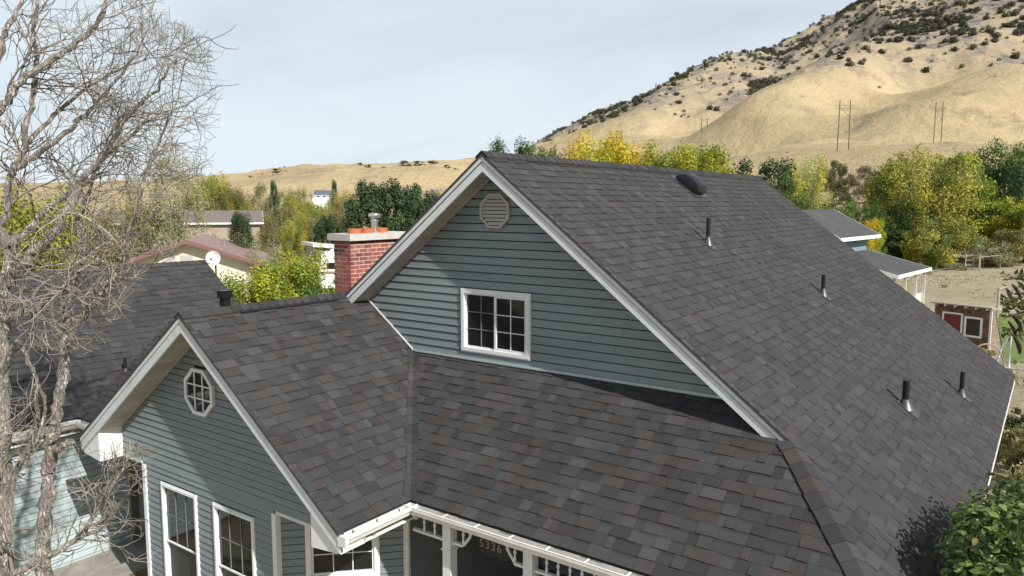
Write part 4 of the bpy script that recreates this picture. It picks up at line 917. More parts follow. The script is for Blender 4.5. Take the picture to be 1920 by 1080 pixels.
tree('green', 1462, 340, 72, 100, 'green tree below the dark one behind the main roof')
tree('yellow', 1125, 248, 48, 95, 'bright golden tree behind the main ridge')
tree('yellow', 1175, 268, 50, 60, 'smaller gold and green tree beside the bright golden tree')
tree('yellowgreen', 1235, 275, 49, 90, 'gold to green tree in the middle of the row behind the ridge')
tree('yellowgreen', 1305, 266, 48, 110, 'lime green tree behind the roof vent on the main ridge')
tree('dark', 955, 260, 66, 100, 'dark green tree just behind the main gable peak')
tree('green', 1005, 268, 68, 100, 'dull green tree beside the dark one behind the gable peak')
tree('scrub', 1050, 280, 70, 90, 'grey green scrub tree left of the golden tree')
# left side
tree('pine', 690, 345, 62, 125, 'tall dark pine behind the brick chimney', 'pine_tree')
tree('pine', 735, 346, 60, 125, 'bushy dark pine right of the tall pine behind the chimney', 'pine_tree')
tree('pine', 778, 350, 63, 115, 'dark pine beside the left rake of the main gable', 'pine_tree')
tree('pine', 820, 366, 66, 90, 'small dark pine partly hidden by the gable rake', 'pine_tree')
tree('pine', 614, 406, 70, 84, 'rounded dark green pine behind the camper shed', 'pine_tree')
tree('pine', 452, 406, 46, 80, 'green pine standing between the long brown roof and the red roofed house', 'pine_tree')
tree('yellowgreen', 530, 480, 22, 150, 'yellow green bush behind the ridge of the lower gable', 'bush', 'bush')
tree('yellowgreen', 585, 468, 23, 140, 'large yellow green bush beside the brick chimney', 'bush', 'bush')
tree('yellowgreen', 470, 505, 21, 70, 'loose green bush beside the garage roof edge', 'bush', 'bush')
tree('green', 625, 500, 22, 60, 'bright green bush at the foot of the chimney', 'bush', 'bush')
tree('sage', 500, 445, 40, 70, 'thin greyish bush in front of the parked vehicle', 'bush', 'bush')
tree('yellowgreen', 55, 350, 24, 125, 'dense yellow green evergreen behind the bare tree trunks')
tree('yellowgreen', -25, 385, 25, 120, 'dense yellow green evergreen at the end of the garage behind the bare tree')
tree('sage', 330, 290, 52, 110, 'thin leafed willow with a few green sprays behind the bare branches')
tree('olive', 395, 328, 110, 80, 'pale green willow behind the bare branches, near the long brown roof')
tree('sage', 275, 345, 52, 120, 'pale straw coloured willow tangle behind the bare tree')
tree('scrub', 210, 375, 50, 130, 'brownish tangle of a tree behind the bare branches')
R_ = random.Random(5)
fill = [('scrub', 425, 350, 108, 60), ('olive', 440, 362, 112, 60), ('scrub', 482, 345, 120, 40), ('pine', 512, 344, 125, 24), ('scrub', 540, 355, 130, 50), ('scrub', 572, 352, 140, 40), ('olive', 555, 372, 105, 60),
        ('scrub', 520, 385, 95, 70), ('olive', 590, 385, 100, 70), ('scrub', 625, 372, 110, 60), ('olive', 560, 405, 90, 60), ('scrub', 600, 405, 85, 60), ('scrub', 640, 390, 90, 70), ('pine', 626, 342, 170, 22), ('scrub', 655, 372, 120, 60),
        ('olive', 640, 360, 150, 50), ('scrub', 850, 370, 80, 80), ('scrub', 810, 360, 100, 70), ('olive', 890, 372, 75, 70), ('scrub', 512, 400, 84, 56), ('scrub', 470, 372, 115, 50), ('brownshrub', 420, 338, 300, 40), ('scrub', 400, 362, 115, 60), ('olive', 545, 418, 78, 50), ('scrub', 365, 366, 120, 80), ('scrub', 250, 395, 60, 120), ('scrub', 150, 390, 60, 120), ('olive', 90, 400, 70, 120), ('scrub', 10, 395, 60, 120)]
for (k_, x_, y_, d_, w_) in fill: tree(k_, x_, y_, d_, w_, {'scrub': 'brownish autumn tree among the trees filling the valley below the tan hill', 'olive': 'olive green tree among the brownish trees of the valley below the tan hill', 'pine': 'slim dark conifer among the autumn trees below the tan hill', 'brownshrub': 'dark brush on the crest where the tan hill ends'}[k_], 'valley_tree', 'tree', 'valley trees below the tan hill, '+k_)
# bushes on the dry slope to the right
for (k_, x_, y_, d_, w_) in [('shrub', 1570, 287, 205, 38), ('brownshrub', 1555, 303, 190, 36), ('brownshrub', 1625, 300, 190, 56), ('brownshrub', 1600, 318, 175, 40), ('shrub', 1582, 322, 165, 42), ('brownshrub', 1538, 305, 190, 22), ('shrub', 1650, 330, 165, 50), ('shrub', 1672, 345, 150, 44), ('brownshrub', 1632, 352, 150, 22), ('shrub', 1330, 270, 260, 60), ('brownshrub', 1290, 272, 250, 50), ('brownshrub', 1655, 305, 180, 30)]:
    tree(k_, x_, y_, d_, w_, 'dark rounded shrub growing on the dry slope below the power poles', 'slope_shrub', 'shrub', 'shrubs on the dry slope', trunk=False, hmin=w_*d_/FPX*0.62)
# shrubs beside the right eave
for i, (x_, y_, w_, h_, k_) in enumerate([(3.2, -7.4, 1.6, 1.5, 'green'), (5.4, -7.3, 1.8, 1.5, 'drygrass'), (7.6, -7.3, 1.8, 1.7, 'shrub'), (9.8, -7.4, 2.0, 1.4, 'drygrass'), (12.2, -7.3, 1.9, 1.1, 'drygrass'), (14.5, -6.9, 2.0, 1.0, 'drygrass'), (1.6, -8.3, 2.0, 2.3, 'green'), (4.2, -8.8, 2.2, 2.0, 'shrub'), (2.4, -7.25, 1.5, 1.7, 'shrub'), (4.4, -7.2, 1.5, 1.5, 'green'), (6.6, -7.2, 1.5, 1.6, 'green'), (8.8, -7.15, 1.6, 1.5, 'drygrass'), (10.9, -7.1, 1.6, 1.5, 'shrub'), (13.4, -6.9, 1.6, 1.2, 'drygrass'), (15.8, -6.7, 1.8, 1.0, 'shrub')]):
    lab = {'green': 'leafy green shrub growing along the right eave of the house', 'drygrass': 'dry tan brush growing along the right side of the house', 'shrub': 'olive shrub among the dry brush beside the right eave'}[k_]
    t = top('side_shrub', lab, 'shrub', (x_, y_+0.75, GZ-0.05), 'shrubs along the right eave, '+k_); t.scale = (w_/2*0.85, w_/2*0.85, h_*1.2); t.rotation_euler.z = i*1.7
    o = bpy.data.objects.new('crown', G[k_][0][i % 2]); COL.objects.link(o); o.parent = t
    o = bpy.data.objects.new('trunk', TRUNK[i % 3]); COL.objects.link(o); o.parent = t

# ---- big leafed shrub tree at the right eave
def big_leaf_mesh(m_):
    b = MB(); n = 5
    pr = [(0, 0), (0.30, 0.25), (0.36, 0.5), (0.22, 0.8), (0, 1.05)]
    for s_ in (-1, 1):
        for i in range(n-1):
            (w0, l0), (w1, l1) = pr[i], pr[i+1]; z0, z1 = -0.25*l0*l0, -0.25*l1*l1
            q = [(0, l0, z0), (s_*w0, l0, z0+0.12*w0), (s_*w1, l1, z1+0.12*w1), (0, l1, z1)]
            q = [p for i_, p in enumerate(q) if i_ == 0 or p != q[i_-1]]
            if len(q) >= 3: b.face(q if s_ > 0 else q[::-1])
    me = b.mesh('leaf'); me.materials.append(m_); return me
LM = [mat('leaf_'+n_, c_, 0.38, leaf=True, noise=0.2, nscale=9) for n_, c_ in (('deep', (0.075, 0.125, 0.035)), ('mid', (0.13, 0.19, 0.045)), ('lime', (0.21, 0.25, 0.06)), ('rust', (0.20, 0.16, 0.055)))]
LMESH = [big_leaf_mesh(m_) for m_ in LM]
bushc = Vector((-0.35, -7.05, GZ)); bush = top('leafy_bush', 'large leafed green bush crowding the corner of the roof at the right eave', 'bush', bushc)
tb = MB()
for k in range(7):
    t = k*0.9; tb.tube([(bushc.x, bushc.y, GZ-0.1), (bushc.x+0.25*math.cos(t), bushc.y+0.25*math.sin(t), 1.2), (bushc.x+0.8*math.cos(t), bushc.y+0.75*math.sin(t), 2.6)], [0.05, 0.035, 0.01], 6)
tb.build('trunk', M_TRUNK, bush)
RB = random.Random(9); lv = []
lobes = [(Vector((bushc.x+RB.uniform(-1.1, 1.3), bushc.y+RB.uniform(-1.0, 0.95), RB.uniform(0.7, 2.75))), RB.uniform(0.30, 0.5)) for _ in range(36)]
lobes += [(Vector((-0.1, -6.05, 2.72)), 0.24), (Vector((0.35, -6.0, 2.85)), 0.26), (Vector((-0.6, -6.2, 2.75)), 0.3), (Vector((0.1, -6.3, 3.1)), 0.3), (Vector((0.6, -6.35, 3.2)), 0.33), (Vector((-0.2, -6.5, 3.3)), 0.3), (Vector((-0.8, -6.55, 2.9)), 0.3), (Vector((-0.5, -6.45, 3.55)), 0.22), (Vector((0.2, -6.7, 3.7)), 0.26), (Vector((-0.9, -6.9, 3.3)), 0.3), (Vector((-0.25, -5.88, 2.88)), 0.24), (Vector((0.1, -5.92, 3.02)), 0.24), (Vector((-0.55, -5.98, 2.8)), 0.26), (Vector((0.5, -5.95, 2.95)), 0.24), (Vector((0.9, -6.0, 3.1)), 0.28), (Vector((1.4, -6.1, 2.9)), 0.3), (Vector((-0.3, -6.0, 2.95)), 0.28), (Vector((0.5, -6.05, 3.05)), 0.28), (Vector((0.0, -6.15, 3.3)), 0.28), (Vector((0.9, -6.2, 3.2)), 0.3), (Vector((1.2, -6.4, 3.0)), 0.35), (Vector((0.9, -6.6, 3.5)), 0.3), (Vector((-0.7, -6.1, 2.5)), 0.3), (Vector((-1.2, -6.4, 2.6)), 0.3), (Vector((-1.2, -6.7, 3.0)), 0.3)]
lobes = [(Vector((c_.x, c_.y, c_.z-(0.22 if c_.z > 3.02 else 0.0))), r_) for c_, r_ in lobes]
for c_, r_ in lobes:
    hue = RB.random()
    for k in range(150):
        d_ = Vector((RB.gauss(0, 1), RB.gauss(0, 1), RB.gauss(0, 1))).normalized(); p_ = c_+d_*r_*(0.45+0.65*RB.random()**0.6)
        if p_.z < main_z(p_.y)+0.06 and p_.y > yE-0.15 and p_.z > 1.9: continue
        if p_.y > -5.9 and p_.z < 2.5: continue
        nrm = (d_*0.9+Vector((0, 0, 0.6))+Vector((RB.gauss(0, .5), RB.gauss(0, .5), RB.gauss(0, .4)))).normalized(); ydir = (d_+Vector((RB.gauss(0, .6), RB.gauss(0, .6), -0.3+RB.gauss(0, .4)))); ydir = (ydir-nrm*ydir.dot(nrm)).normalized(); xd = ydir.cross(nrm)
        s_ = RB.uniform(0.055, 0.095); mi = RB.choices(range(4), [4, 5, 3+2*hue, 0.15+0.3*(hue > 0.9)*4])[0]
        lv.append((Matrix(((xd.x*s_, ydir.x*s_, nrm.x*s_, p_.x), (xd.y*s_, ydir.y*s_, nrm.y*s_, p_.y), (xd.z*s_, ydir.z*s_, nrm.z*s_, p_.z), (0, 0, 0, 1))), mi))
def vis(mt):
    x, y, z = proj(mt.translation); return -z if (0 < x < 1920 and 0 < y < 1080 and z > 0) else -99
lv.sort(key=lambda q: -vis(q[0]))
binv = Matrix.Translation(-bushc)
for mt, mi in lv[:300]:
    o = bpy.data.objects.new('leaf', LMESH[mi]); COL.objects.link(o); o.parent = bush; o.matrix_local = binv @ mt
for mi in range(4):
    vs = np.array([v.co[:] for v in LMESH[mi].vertices]); fs = [list(p.vertices) for p in LMESH[mi].polygons]; V = []; F = []
    for mt, m2 in lv[300:]:
        if m2 != mi: continue
        A = np.array(mt); off = len(V)*len(vs); V.append(vs@A[:3, :3].T+A[:3, 3]); F += [[i+off for i in f] for f in fs]
    me = bpy.data.meshes.new('leaf_mass'); me.from_pydata(np.concatenate(V).tolist(), [], F); me.update(); link('leaf_mass', me, bush, LM[mi], kind='stuff')

# ------------------------------------------------------------------ bare tree in front of the garage
def P3(x, y, d): return Vector(atD(x, y, d))
DT = 9.0
TRUNKS = [([(90, 1330, 9.0), (84, 1180, 9.0), (82, 1060, 9.0), (83, 980, 9.0), (90, 911, 9.02), (95, 858, 9.05), (99, 805, 9.08), (109, 753, 9.1), (119, 700, 9.1), (120, 640, 9.1), (127, 606, 9.1)], 0.078, 0.054),
          ([(-10, 1330, 9.2), (-2, 1150, 9.2), (6, 1000, 9.2), (10, 880, 9.2), (8, 760, 9.25), (6, 660, 9.3), (7, 600, 9.3), (10, 532, 9.35)], 0.070, 0.055)]
LIMBS = [([(127, 606, 9.1), (121, 577, 9.1), (135, 542, 9.15), (147, 508, 9.2), (152, 470, 9.3), (150, 420, 9.5), (165, 370, 9.6), (185, 300, 9.7)], 0.055, 0.016),
 ([(127, 606, 9.1), (148, 598, 9.0), (185, 556, 8.9), (212, 522, 8.85), (233, 477, 8.8), (240, 440, 8.8), (260, 388, 8.7), (264, 350, 8.7), (280, 300, 8.6), (310, 240, 8.5), (335, 180, 8.4)], 0.055, 0.008),
 ([(10, 532, 9.35), (41, 494, 9.2), (68, 464, 9.1), (110, 426, 9.0), (140, 365, 9.0), (165, 324, 8.9), (195, 284, 8.8), (220, 250, 8.8), (254, 202, 8.7), (293, 165, 8.6), (324, 116, 8.5), (350, 85, 8.5)], 0.062, 0.008),
 ([(10, 532, 9.35), (17, 463, 9.5), (45, 440, 9.5), (75, 405, 9.5), (113, 375, 9.6), (144, 350, 9.6), (190, 300, 9.7), (240, 260, 9.8), (300, 215, 9.8), (360, 190, 9.9)], 0.058, 0.008),
 ([(17, 463, 9.5), (0, 420, 9.5), (14, 392, 9.5), (24, 324, 9.5), (43, 290, 9.5), (52, 229, 9.4), (64, 171, 9.4), (66, 116, 9.4), (61, 61, 9.4), (70, 15, 9.4), (72, -50, 9.4)], 0.055, 0.015),
 ([(24, 324, 9.5), (50, 300, 9.4), (92, 275, 9.2), (131, 241, 9.1), (159, 214, 9.0), (189, 183, 8.9), (220, 147, 8.8), (253, 100, 8.7), (275, 60, 8.7)], 0.042, 0.008),
 ([(-40, 250, 9.6), (0, 208, 9.5), (18, 183, 9.4), (40, 153, 9.3), (85, 122, 9.2), (122, 95, 9.1), (165, 61, 9.0), (189, 34, 8.9), (202, -10, 8.9), (225, -60, 8.9)], 0.055, 0.014),
 ([(52, 266, 9.5), (92, 226, 9.7), (137, 183, 9.8), (183, 153, 9.9), (229, 128, 10.0), (280, 110, 10.0), (330, 105, 10.0)], 0.03, 0.006),
 ([(-30, 160, 9.2), (0, 89, 9.2), (15, 49, 9.2), (37, 6, 9.2), (55, -50, 9.2)], 0.045, 0.015),
 ([(7, 604, 9.3), (34, 590, 9.0), (65, 583, 8.8), (96, 553, 8.6), (120, 536, 8.5), (150, 505, 8.4), (210, 480, 8.3)], 0.05, 0.010),
 ([(83, 1040, 9.0), (106, 1034, 8.9), (148, 1006, 8.8), (169, 978, 8.7), (186, 946, 8.7), (211, 911, 8.6), (235, 870, 8.6)], 0.042, 0.010),
 ([(8, 1090, 9.2), (63, 1055, 9.0), (106, 1034, 8.9)], 0.05, 0.035),
 ([(93, 885, 9.0), (98, 851, 8.95), (118, 835, 8.8), (136, 827, 8.75)], 0.05, 0.038),
 ([(120, 640, 9.1), (150, 655, 8.8), (185, 625, 8.6), (195, 612, 8.5)], 0.016, 0.006),
 ([(6, 700, 9.25), (30, 640, 9.0), (55, 680, 8.8), (72, 720, 8.7), (85, 770, 8.7), (60, 850, 8.8), (30, 850, 9.0)], 0.028, 0.012),
 ([(240, 440, 8.8), (200, 452, 8.6), (150, 490, 8.5), (100, 496, 8.4), (50, 505, 8.4)], 0.014, 0.004),
 ([(212, 522, 8.85), (260, 515, 8.7), (300, 488, 8.6)], 0.012, 0.004),
 ([(62, 720, 9.2), (70, 800, 9.2), (25, 900, 9.2), (18, 1000, 9.2)], 0.02, 0.045)]
btree = top('bare_tree', 'leafless curly branched tree with two pale trunks in front of the garage', 'tree', tuple(P3(40, 1250, 9.1)))
btree.location.z = GZ
def smooth_path(pts, sub=4):
    out_ = []
    for i in range(len(pts)-1):
        p0, p1, p2, p3 = pts[max(i-1, 0)], pts[i], pts[i+1], pts[min(i+2, len(pts)-1)]
        for k in range(sub):
            t = k/sub; out_.append(0.5*((2*p1)+(p2-p0)*t+(2*p0-5*p1+4*p2-p3)*t*t+(-p0+3*p1-3*p2+p3)*t**3))
    out_.append(pts[-1]); return out_
RT = random.Random(21); seeds = []
def limb(name, pts, r0, r1, sides, ext_ground=False):
    q = smooth_path([P3(*p) for p in pts]); n = len(q)
    if ext_ground: q[0].z = GZ-0.1
    for i in range(1, n-1): q[i] += Vector((RT.gauss(0, 1), RT.gauss(0, 1), RT.gauss(0, 1)))*min(0.012, r0*0.3)
    rad = [(r0+(r1-r0)*(i/(n-1)))*(1+RT.uniform(-0.16, 0.16)) for i in range(n)]
    b = MB(); b.tube(q, rad, sides); b.build(name, M_BARK, btree, smooth=True); return q, rad
for pts, r0, r1 in TRUNKS: limb('trunk', pts, r0, r1, 12, True)
XM = [(-100, 310), (0, 300), (30, 320), (60, 375), (110, 415), (160, 425), (260, 415), (330, 405), (420, 390), (480, 340), (545, 310), (600, 230), (700, 150), (790, 150), (850, 330), (930, 345), (1010, 310), (1080, 260)]
def xmax(y): return float(np.interp(y, [a for a, _ in XM], [b_ for _, b_ in XM]))
TW = {'v': [], 'f': [], 'c': []}
def tri_tube(pts, r0, r1, col):
    n = len(pts); ref = Vector((0.31, 0.17, 0.93)); base = len(TW['v'])
    for i in range(n):
        d = pts[min(i+1, n-1)]-pts[max(i-1, 0)]; a = d.cross(ref)
        if a.length < 1e-6: a = Vector((1, 0, 0))
        a.normalize(); b_ = d.normalized().cross(a); r = r0+(r1-r0)*i/(n-1)
        for k in range(3):
            t = 2.094*k; p = pts[i]+(a*math.cos(t)+b_*math.sin(t))*r; TW['v'].append((p.x, p.y, p.z))
    for i in range(n-1):
        for k in range(3):
            TW['f'].append((base+i*3+k, base+i*3+(k+1) % 3, base+(i+1)*3+(k+1) % 3, base+(i+1)*3+k)); TW['c'].append(col)
OUTW = Vector(_R*0.8+np.array([0, 0, 0.55])).normalized()
VIEWD = Vector(_F)
def grow(p, d, length, r, lev, bias=OUTW, curl=0.32, soft=True):
    step = 0.055 if lev >= 2 else 0.075; n = max(3, int(length/step)); pts = [p.copy()]; cur = d.normalized(); bend = Vector((RT.gauss(0, 1), RT.gauss(0, 1), RT.gauss(0, 1)))*0.10
    for i in range(n):
        if RT.random() < 0.22: bend = Vector((RT.gauss(0, 1), RT.gauss(0, 1), RT.gauss(0, 1)))*0.21
        cur = (cur+bend+bias*0.045+Vector((RT.gauss(0, 1), RT.gauss(0, 1), RT.gauss(0, 1)))*curl*0.42).normalized(); q = pts[-1]+cur*step
        x, y, z = proj(q)
        if x > xmax(y)+RT.gauss(0, 18) and lev > 0: break
        pts.append(q)
    if len(pts) < 3: return
    g_ = RT.uniform(0.42, 1.2); col = (g_, g_*RT.uniform(0.93, 1.0), g_*RT.uniform(0.84, 0.97)); tri_tube(pts, r, r*0.4+0.0010, col)
    if lev >= 3: return
    m_ = len(pts); kids = {0: 6, 1: 5.2, 2: 2.3}[lev]*length/{0: 1.0, 1: 0.75, 2: 0.45}[lev]
    for k in range(int(kids)+(RT.random() < kids % 1)):
        i = RT.randrange(max(1, int(m_*0.15)), m_-1); tdir = (pts[i+1]-pts[i]).normalized(); side = Vector((RT.gauss(0, 1), RT.gauss(0, 1), RT.gauss(0, 1))); side = (side-tdir*side.dot(tdir)).normalized()
        grow(pts[i], tdir*0.75+side*RT.uniform(0.5, 1.0), length*RT.uniform(0.35, 0.65), max(0.0028, r*0.58), lev+1, bias, curl)
for li, (pts, r0, r1) in enumerate(LIMBS):
    q, rad = limb('limb', pts, r0*0.86, r1*0.9, 8)
    if li in (11, 12): continue
    n = len(q); L_ = sum((q[i+1]-q[i]).length for i in range(n-1)); cnt = int(L_*4.7)
    if li == 10: cnt = int(L_*24)
    if li in (14, 17): cnt = int(L_*2.5)
    for k in range(cnt):
        i = min(n-2, int(n*(0.12+0.88*RT.random()**0.8))); tdir = (q[i+1]-q[i]).normalized(); side = Vector((RT.gauss(0, 1), RT.gauss(0, 1), RT.gauss(0, 1))); side = (side-tdir*side.dot(tdir)).normalized()
        low = li == 10
        bias = Vector(_R*0.6+np.array([0, 0, 0.15])) if low else (OUTW if li not in (15, 16, 13) else Vector(_R*0.3-np.array([0, 0, 0.1])))
        grow(q[i], tdir*0.8+side*RT.uniform(0.4, 0.9), RT.uniform(0.55, 1.25)*(0.62 if low else 1), min(0.012, max(0.0055, rad[i]*0.35)), 1, bias, 0.45 if low else 0.30)
    grow(q[-1], (q[-1]-q[-2]), RT.uniform(0.6, 1.1), max(0.004, r1*0.9), 0 if li < 9 else 1)
tm_ = arr_mesh('twigs', np.array(TW['v']), np.array(TW['f']), np.array(TW['c']), M_TWIG); link('twigs', tm_, btree, kind='stuff')
print('twig faces', len(TW['f']))

# ------------------------------------------------------------------ seed pod branch hanging in from the right
pb = top('seed_pod_branch', 'sparse locust twig with dark curved seed pods hanging in beside the little shed', 'branch', tuple(P3(2000, 520, 3.2)))
b = MB()
for pts in ([(2040, 470, 3.2), (1960, 500, 3.2), (1915, 520, 3.2), (1880, 525, 3.2)], [(2040, 560, 3.2), (1960, 575, 3.2), (1920, 585, 3.2), (1885, 595, 3.2)], [(2040, 600, 3.2), (1960, 625, 3.2), (1905, 628, 3.2)]):
    b.tube([P3(*p) for p in pts], [0.010, 0.006, 0.004, 0.002][:len(pts)], 6)
b.build('twig', M_TRUNK, pb)
RP = random.Random(3)
for (x0, y0) in [(1908, 528), (1897, 533), (1886, 540), (1915, 522), (1896, 590), (1908, 596), (1918, 600), (1903, 632), (1897, 625), (1890, 602)]:
    p = P3(x0, y0, 3.2); b = MB(); a = RP.uniform(-0.6, 0.6); s_ = 0.036*RP.uniform(0.8, 1.2); Rv = Vector(_R); Uv = Vector((0, 0, 1)); c = [p+(Rv*(math.sin(t+a)-math.sin(a))-Uv*(math.cos(a)-math.cos(t+a)+0.9*t))*s_ for t in [0, 0.3, 0.6, 0.9, 1.2]]
    b.tube(c, [0.002, 0.0055, 0.0065, 0.0055, 0.002], 6); b.build('seed_pod', mat('pod', (0.025, 0.016, 0.012), 0.5), pb)
Pl = np.array([[*P3(RP.uniform(1878, 1960), y0+RP.gauss(0, 8), 3.2+RP.gauss(0, 0.06))] for y0 in (520, 582, 560, 625, 575) for _ in range(60)])
V, F = leaf_quads(Pl, npr.normal(size=(len(Pl), 3))+np.array([0, 0, 1.2]), np.full(len(Pl), 0.013), 0.45); link('leaf_mass', arr_mesh('leaf_mass', V, F, np.array([(0.06, 0.062, 0.02)])*npr.uniform(0.6, 1.4, (len(Pl), 1)), M_LEAF), pb, kind='stuff')

# ------------------------------------------------------------------ hillside junipers
def juniper_mesh(seed):
    R = np.random.default_rng(seed); n = 260; d = R.normal(size=(n, 3)); d /= np.linalg.norm(d, axis=1, keepdims=True); lump = 1+0.28*np.sin(d[:, 0]*4+seed)*np.cos(d[:, 1]*5+seed*2)
    P = d*lump[:, None]*np.array([0.5, 0.5, 0.42])*(R.random((n, 1))**0.3); P[:, 2] = np.abs(P[:, 2]+0.30)
    V, F = leaf_quads(P, d+R.normal(size=(n, 3))*0.5, R.uniform(0.07, 0.14, n), 0.6, R)
    return arr_mesh('juniper', V, F, np.array([(0.055, 0.054, 0.035)])*R.uniform(0.6, 1.35, (n, 1)), M_PINE)
JM = [juniper_mesh(k) for k in range(4)]
RJ = np.random.default_rng(77); cand = []
N0 = 60000
xs = RJ.uniform(1000, 1960, N0); rr_ = RJ.uniform(780, 1990, N0)
az_ = np.arctan2(xs-960, FPX); zt_ = terrain(az_, rr_); wx_ = CAM[0]+rr_*np.cos(YAW-az_); wy_ = CAM[1]+rr_*np.sin(YAW-az_)
cl = fbm(wx_/160, wy_/160, 3, 55); cl2 = fbm(wx_/45, wy_/45, 2, 66)
prob = np.clip((cl-0.41)*5, 0, 1)*np.clip((cl2-0.34)*5, 0, 1)*0.9+0.03
prob *= np.clip((zt_-CAM[2]-100)/120, 0, 1)
prob *= np.where(rr_ > 1750, 1.5, 0.85)
sel = np.nonzero(RJ.random(N0) < prob*1.7)[0]
print('junipers', len(sel))
items = []
for i in sel:
    s_ = 3.5+7.0*RJ.random()**2; x, y, z = proj((wx_[i], wy_[i], zt_[i])); items.append((s_/z if (0 < x < 1920 and y > -10) else 0, i, s_))
items.sort(reverse=True)
for k, (q_, i, s_) in enumerate(items[:300]):
    o = bpy.data.objects.new('hillside_juniper', JM[k % 4]); COL.objects.link(o); o.location = (wx_[i], wy_[i], zt_[i]-0.4); o.scale = (s_, s_, s_*RJ.uniform(0.75, 1.1)); o.rotation_euler.z = RJ.uniform(0, 6.28)
    tag(o, 'small dark juniper dotted on the upper mountain slope', 'juniper', 'junipers on the mountain slope')
V = []; F = []; off = 0; C = []
for k, (q_, i, s_) in enumerate(items[300:]):
    me = JM[k % 4]; n = len(me.vertices); co = np.empty(n*3, np.float32); me.vertices.foreach_get('co', co); co = co.reshape(-1, 3); th = RJ.uniform(0, 6.28); c, s2 = math.cos(th), math.sin(th)
    sub = co.reshape(-1, 4, 3)[::2].reshape(-1, 3)
    V.append((sub@np.array([[c, s2, 0], [-s2, c, 0], [0, 0, 1]]))*s_*1.05+np.array([wx_[i], wy_[i], zt_[i]-0.4]))
V = np.concatenate(V); F = np.arange(len(V)).reshape(-1, 4)
o = link('distant_junipers', arr_mesh('distant_junipers', V, F, np.array([(0.055, 0.054, 0.035)])*npr.uniform(0.6, 1.35, (len(F), 1)), M_PINE), kind='stuff'); o['label'] = 'more distant dark junipers scattered over the mountain'; o['category'] = 'junipers'

BRM = G['brownshrub'][0][0].copy(); BRM.transform(Matrix.Diagonal((0.6, 0.6, 1, 1)))
for k, (x_, y_, d_, w_) in enumerate([(438, 327, 560, 9), (452, 325, 560, 7), (470, 322, 580, 8), (492, 317, 600, 4), (515, 314, 620, 4), (524, 313, 620, 4), (533, 313, 620, 4), (511, 321, 580, 4), (490, 325, 560, 4), (520, 329, 480, 16), (536, 325, 500, 12), (640, 322, 520, 14), (655, 318, 540, 10), (700, 318, 500, 8), (760, 333, 450, 20), (785, 326, 470, 18), (812, 322, 480, 22), (842, 318, 500, 14), (690, 336, 430, 12), (675, 329, 460, 10), (838, 336, 430, 12), (855, 332, 440, 10), (720, 345, 420, 9), (600, 330, 460, 7), (575, 318, 560, 5)]):
    p = atD(x_, y_, d_); p[2] = ground_at(p); d2 = (p-CAM)@_F; s_ = w_*d2/FPX*1.3
    o = bpy.data.objects.new('hill_brush', BRM); COL.objects.link(o); o.location = p; o.scale = (s_, s_, s_*0.45); o.rotation_euler.z = k
    tag(o, 'low dark brush patch on the smooth tan hill beyond the valley', 'brush', 'brush patches on the tan hill')

# ------------------------------------------------------------------ H-frame power poles
M_POLE = mat('pole_wood', (0.13, 0.085, 0.05), 0.9)
for (x, ytop, ybase, dist, gap, lab) in ((1585, 188, 275, 300, 3.9, 'tall wooden twin pole power frame at the edge of the grassy bench'), (1762, 192, 256, 410, 3.4, 'wooden twin pole power frame on the bench, right of the tall frame'), (1407, 222, 258, 700, 4.4, 'small twin pole power frame on the bench, left of the tall frame'), (1321, 222, 262, 640, 4.6, 'twin pole power frame standing before the grey rocky spur'), (1231, 250, 268, 1150, 5.5, 'tiny faraway twin pole power frame above the golden trees'), (1164, 245, 270, 900, 3.0, 'faint twin pole power frame behind the bright golden tree')):
    p = atD(x, ytop, dist); zb = ground_at(p); t = top('power_pole', lab, 'power pole', (p[0], p[1], zb)); h = max(p[2]-zb, 9); rv = Vector(_R); base = Vector((p[0], p[1], zb)); thick = max(0.20, 0.00055*dist)
    for s_ in (-1, 1):
        b = MB(); b.tube([base+rv*s_*gap/2*1.06+Vector((0, 0, -2)), base+rv*s_*gap/2*0.95+Vector((0, 0, h))], [thick, thick*0.8], 8); b.build('pole', M_POLE, t)
    b = MB(); b.tube([base+rv*gap*-0.9+Vector((0, 0, h*0.90)), base+rv*gap*0.9+Vector((0, 0, h*0.90))], thick*0.25, 6); b.build('crossarm', M_POLE, t)
    b = MB(); b.tube([base+rv*gap*-0.47+Vector((0, 0, h*0.86)), base+rv*gap*0.47+Vector((0, 0, h*0.68))], thick*0.35, 6); b.build('brace', M_POLE, t)

# ------------------------------------------------------------------ barn on the right
def frame(o2, a):
    e = Vector((math.cos(a), math.sin(a), 0)); q = Vector((-math.sin(a), math.cos(a), 0)); return lambda x, y, z: Vector((o2[0], o2[1], 0))+e*x+q*y+Vector((0, 0, z))
M_ROOFG = mat('barn_roof', (0.058, 0.058, 0.060), 0.85, noise=0.18, nscale=1.2, bump=0.2, bscale=14)
M_BLUE = mat('barn_blue', (0.20, 0.32, 0.42), 0.6, noise=0.1, nscale=3)
M_PALEB = mat('barn_pale', (0.62, 0.58, 0.52), 0.8, noise=0.15, nscale=3)
barn = top('barn', 'two tier open sided barn with grey roofs, white fascia and blue board wall', 'barn', (36, 3, ground_at((36, 3, 0))))
f = frame((33.45, -0.1), -0.105); BG = barn.location.z
def quadslab(pts, thick, nm, m_, par):
    b = MB(); b.prism(pts, (0, 0, -thick)); return b.build(nm, m_, par)
lr_ = quadslab([f(0, 0, 2.55), f(6.4, 0, 2.55), f(6.4, 3.4, 3.42), f(0, 3.4, 3.42)], 0.06, 'lower_roof', M_ROOFG, barn)
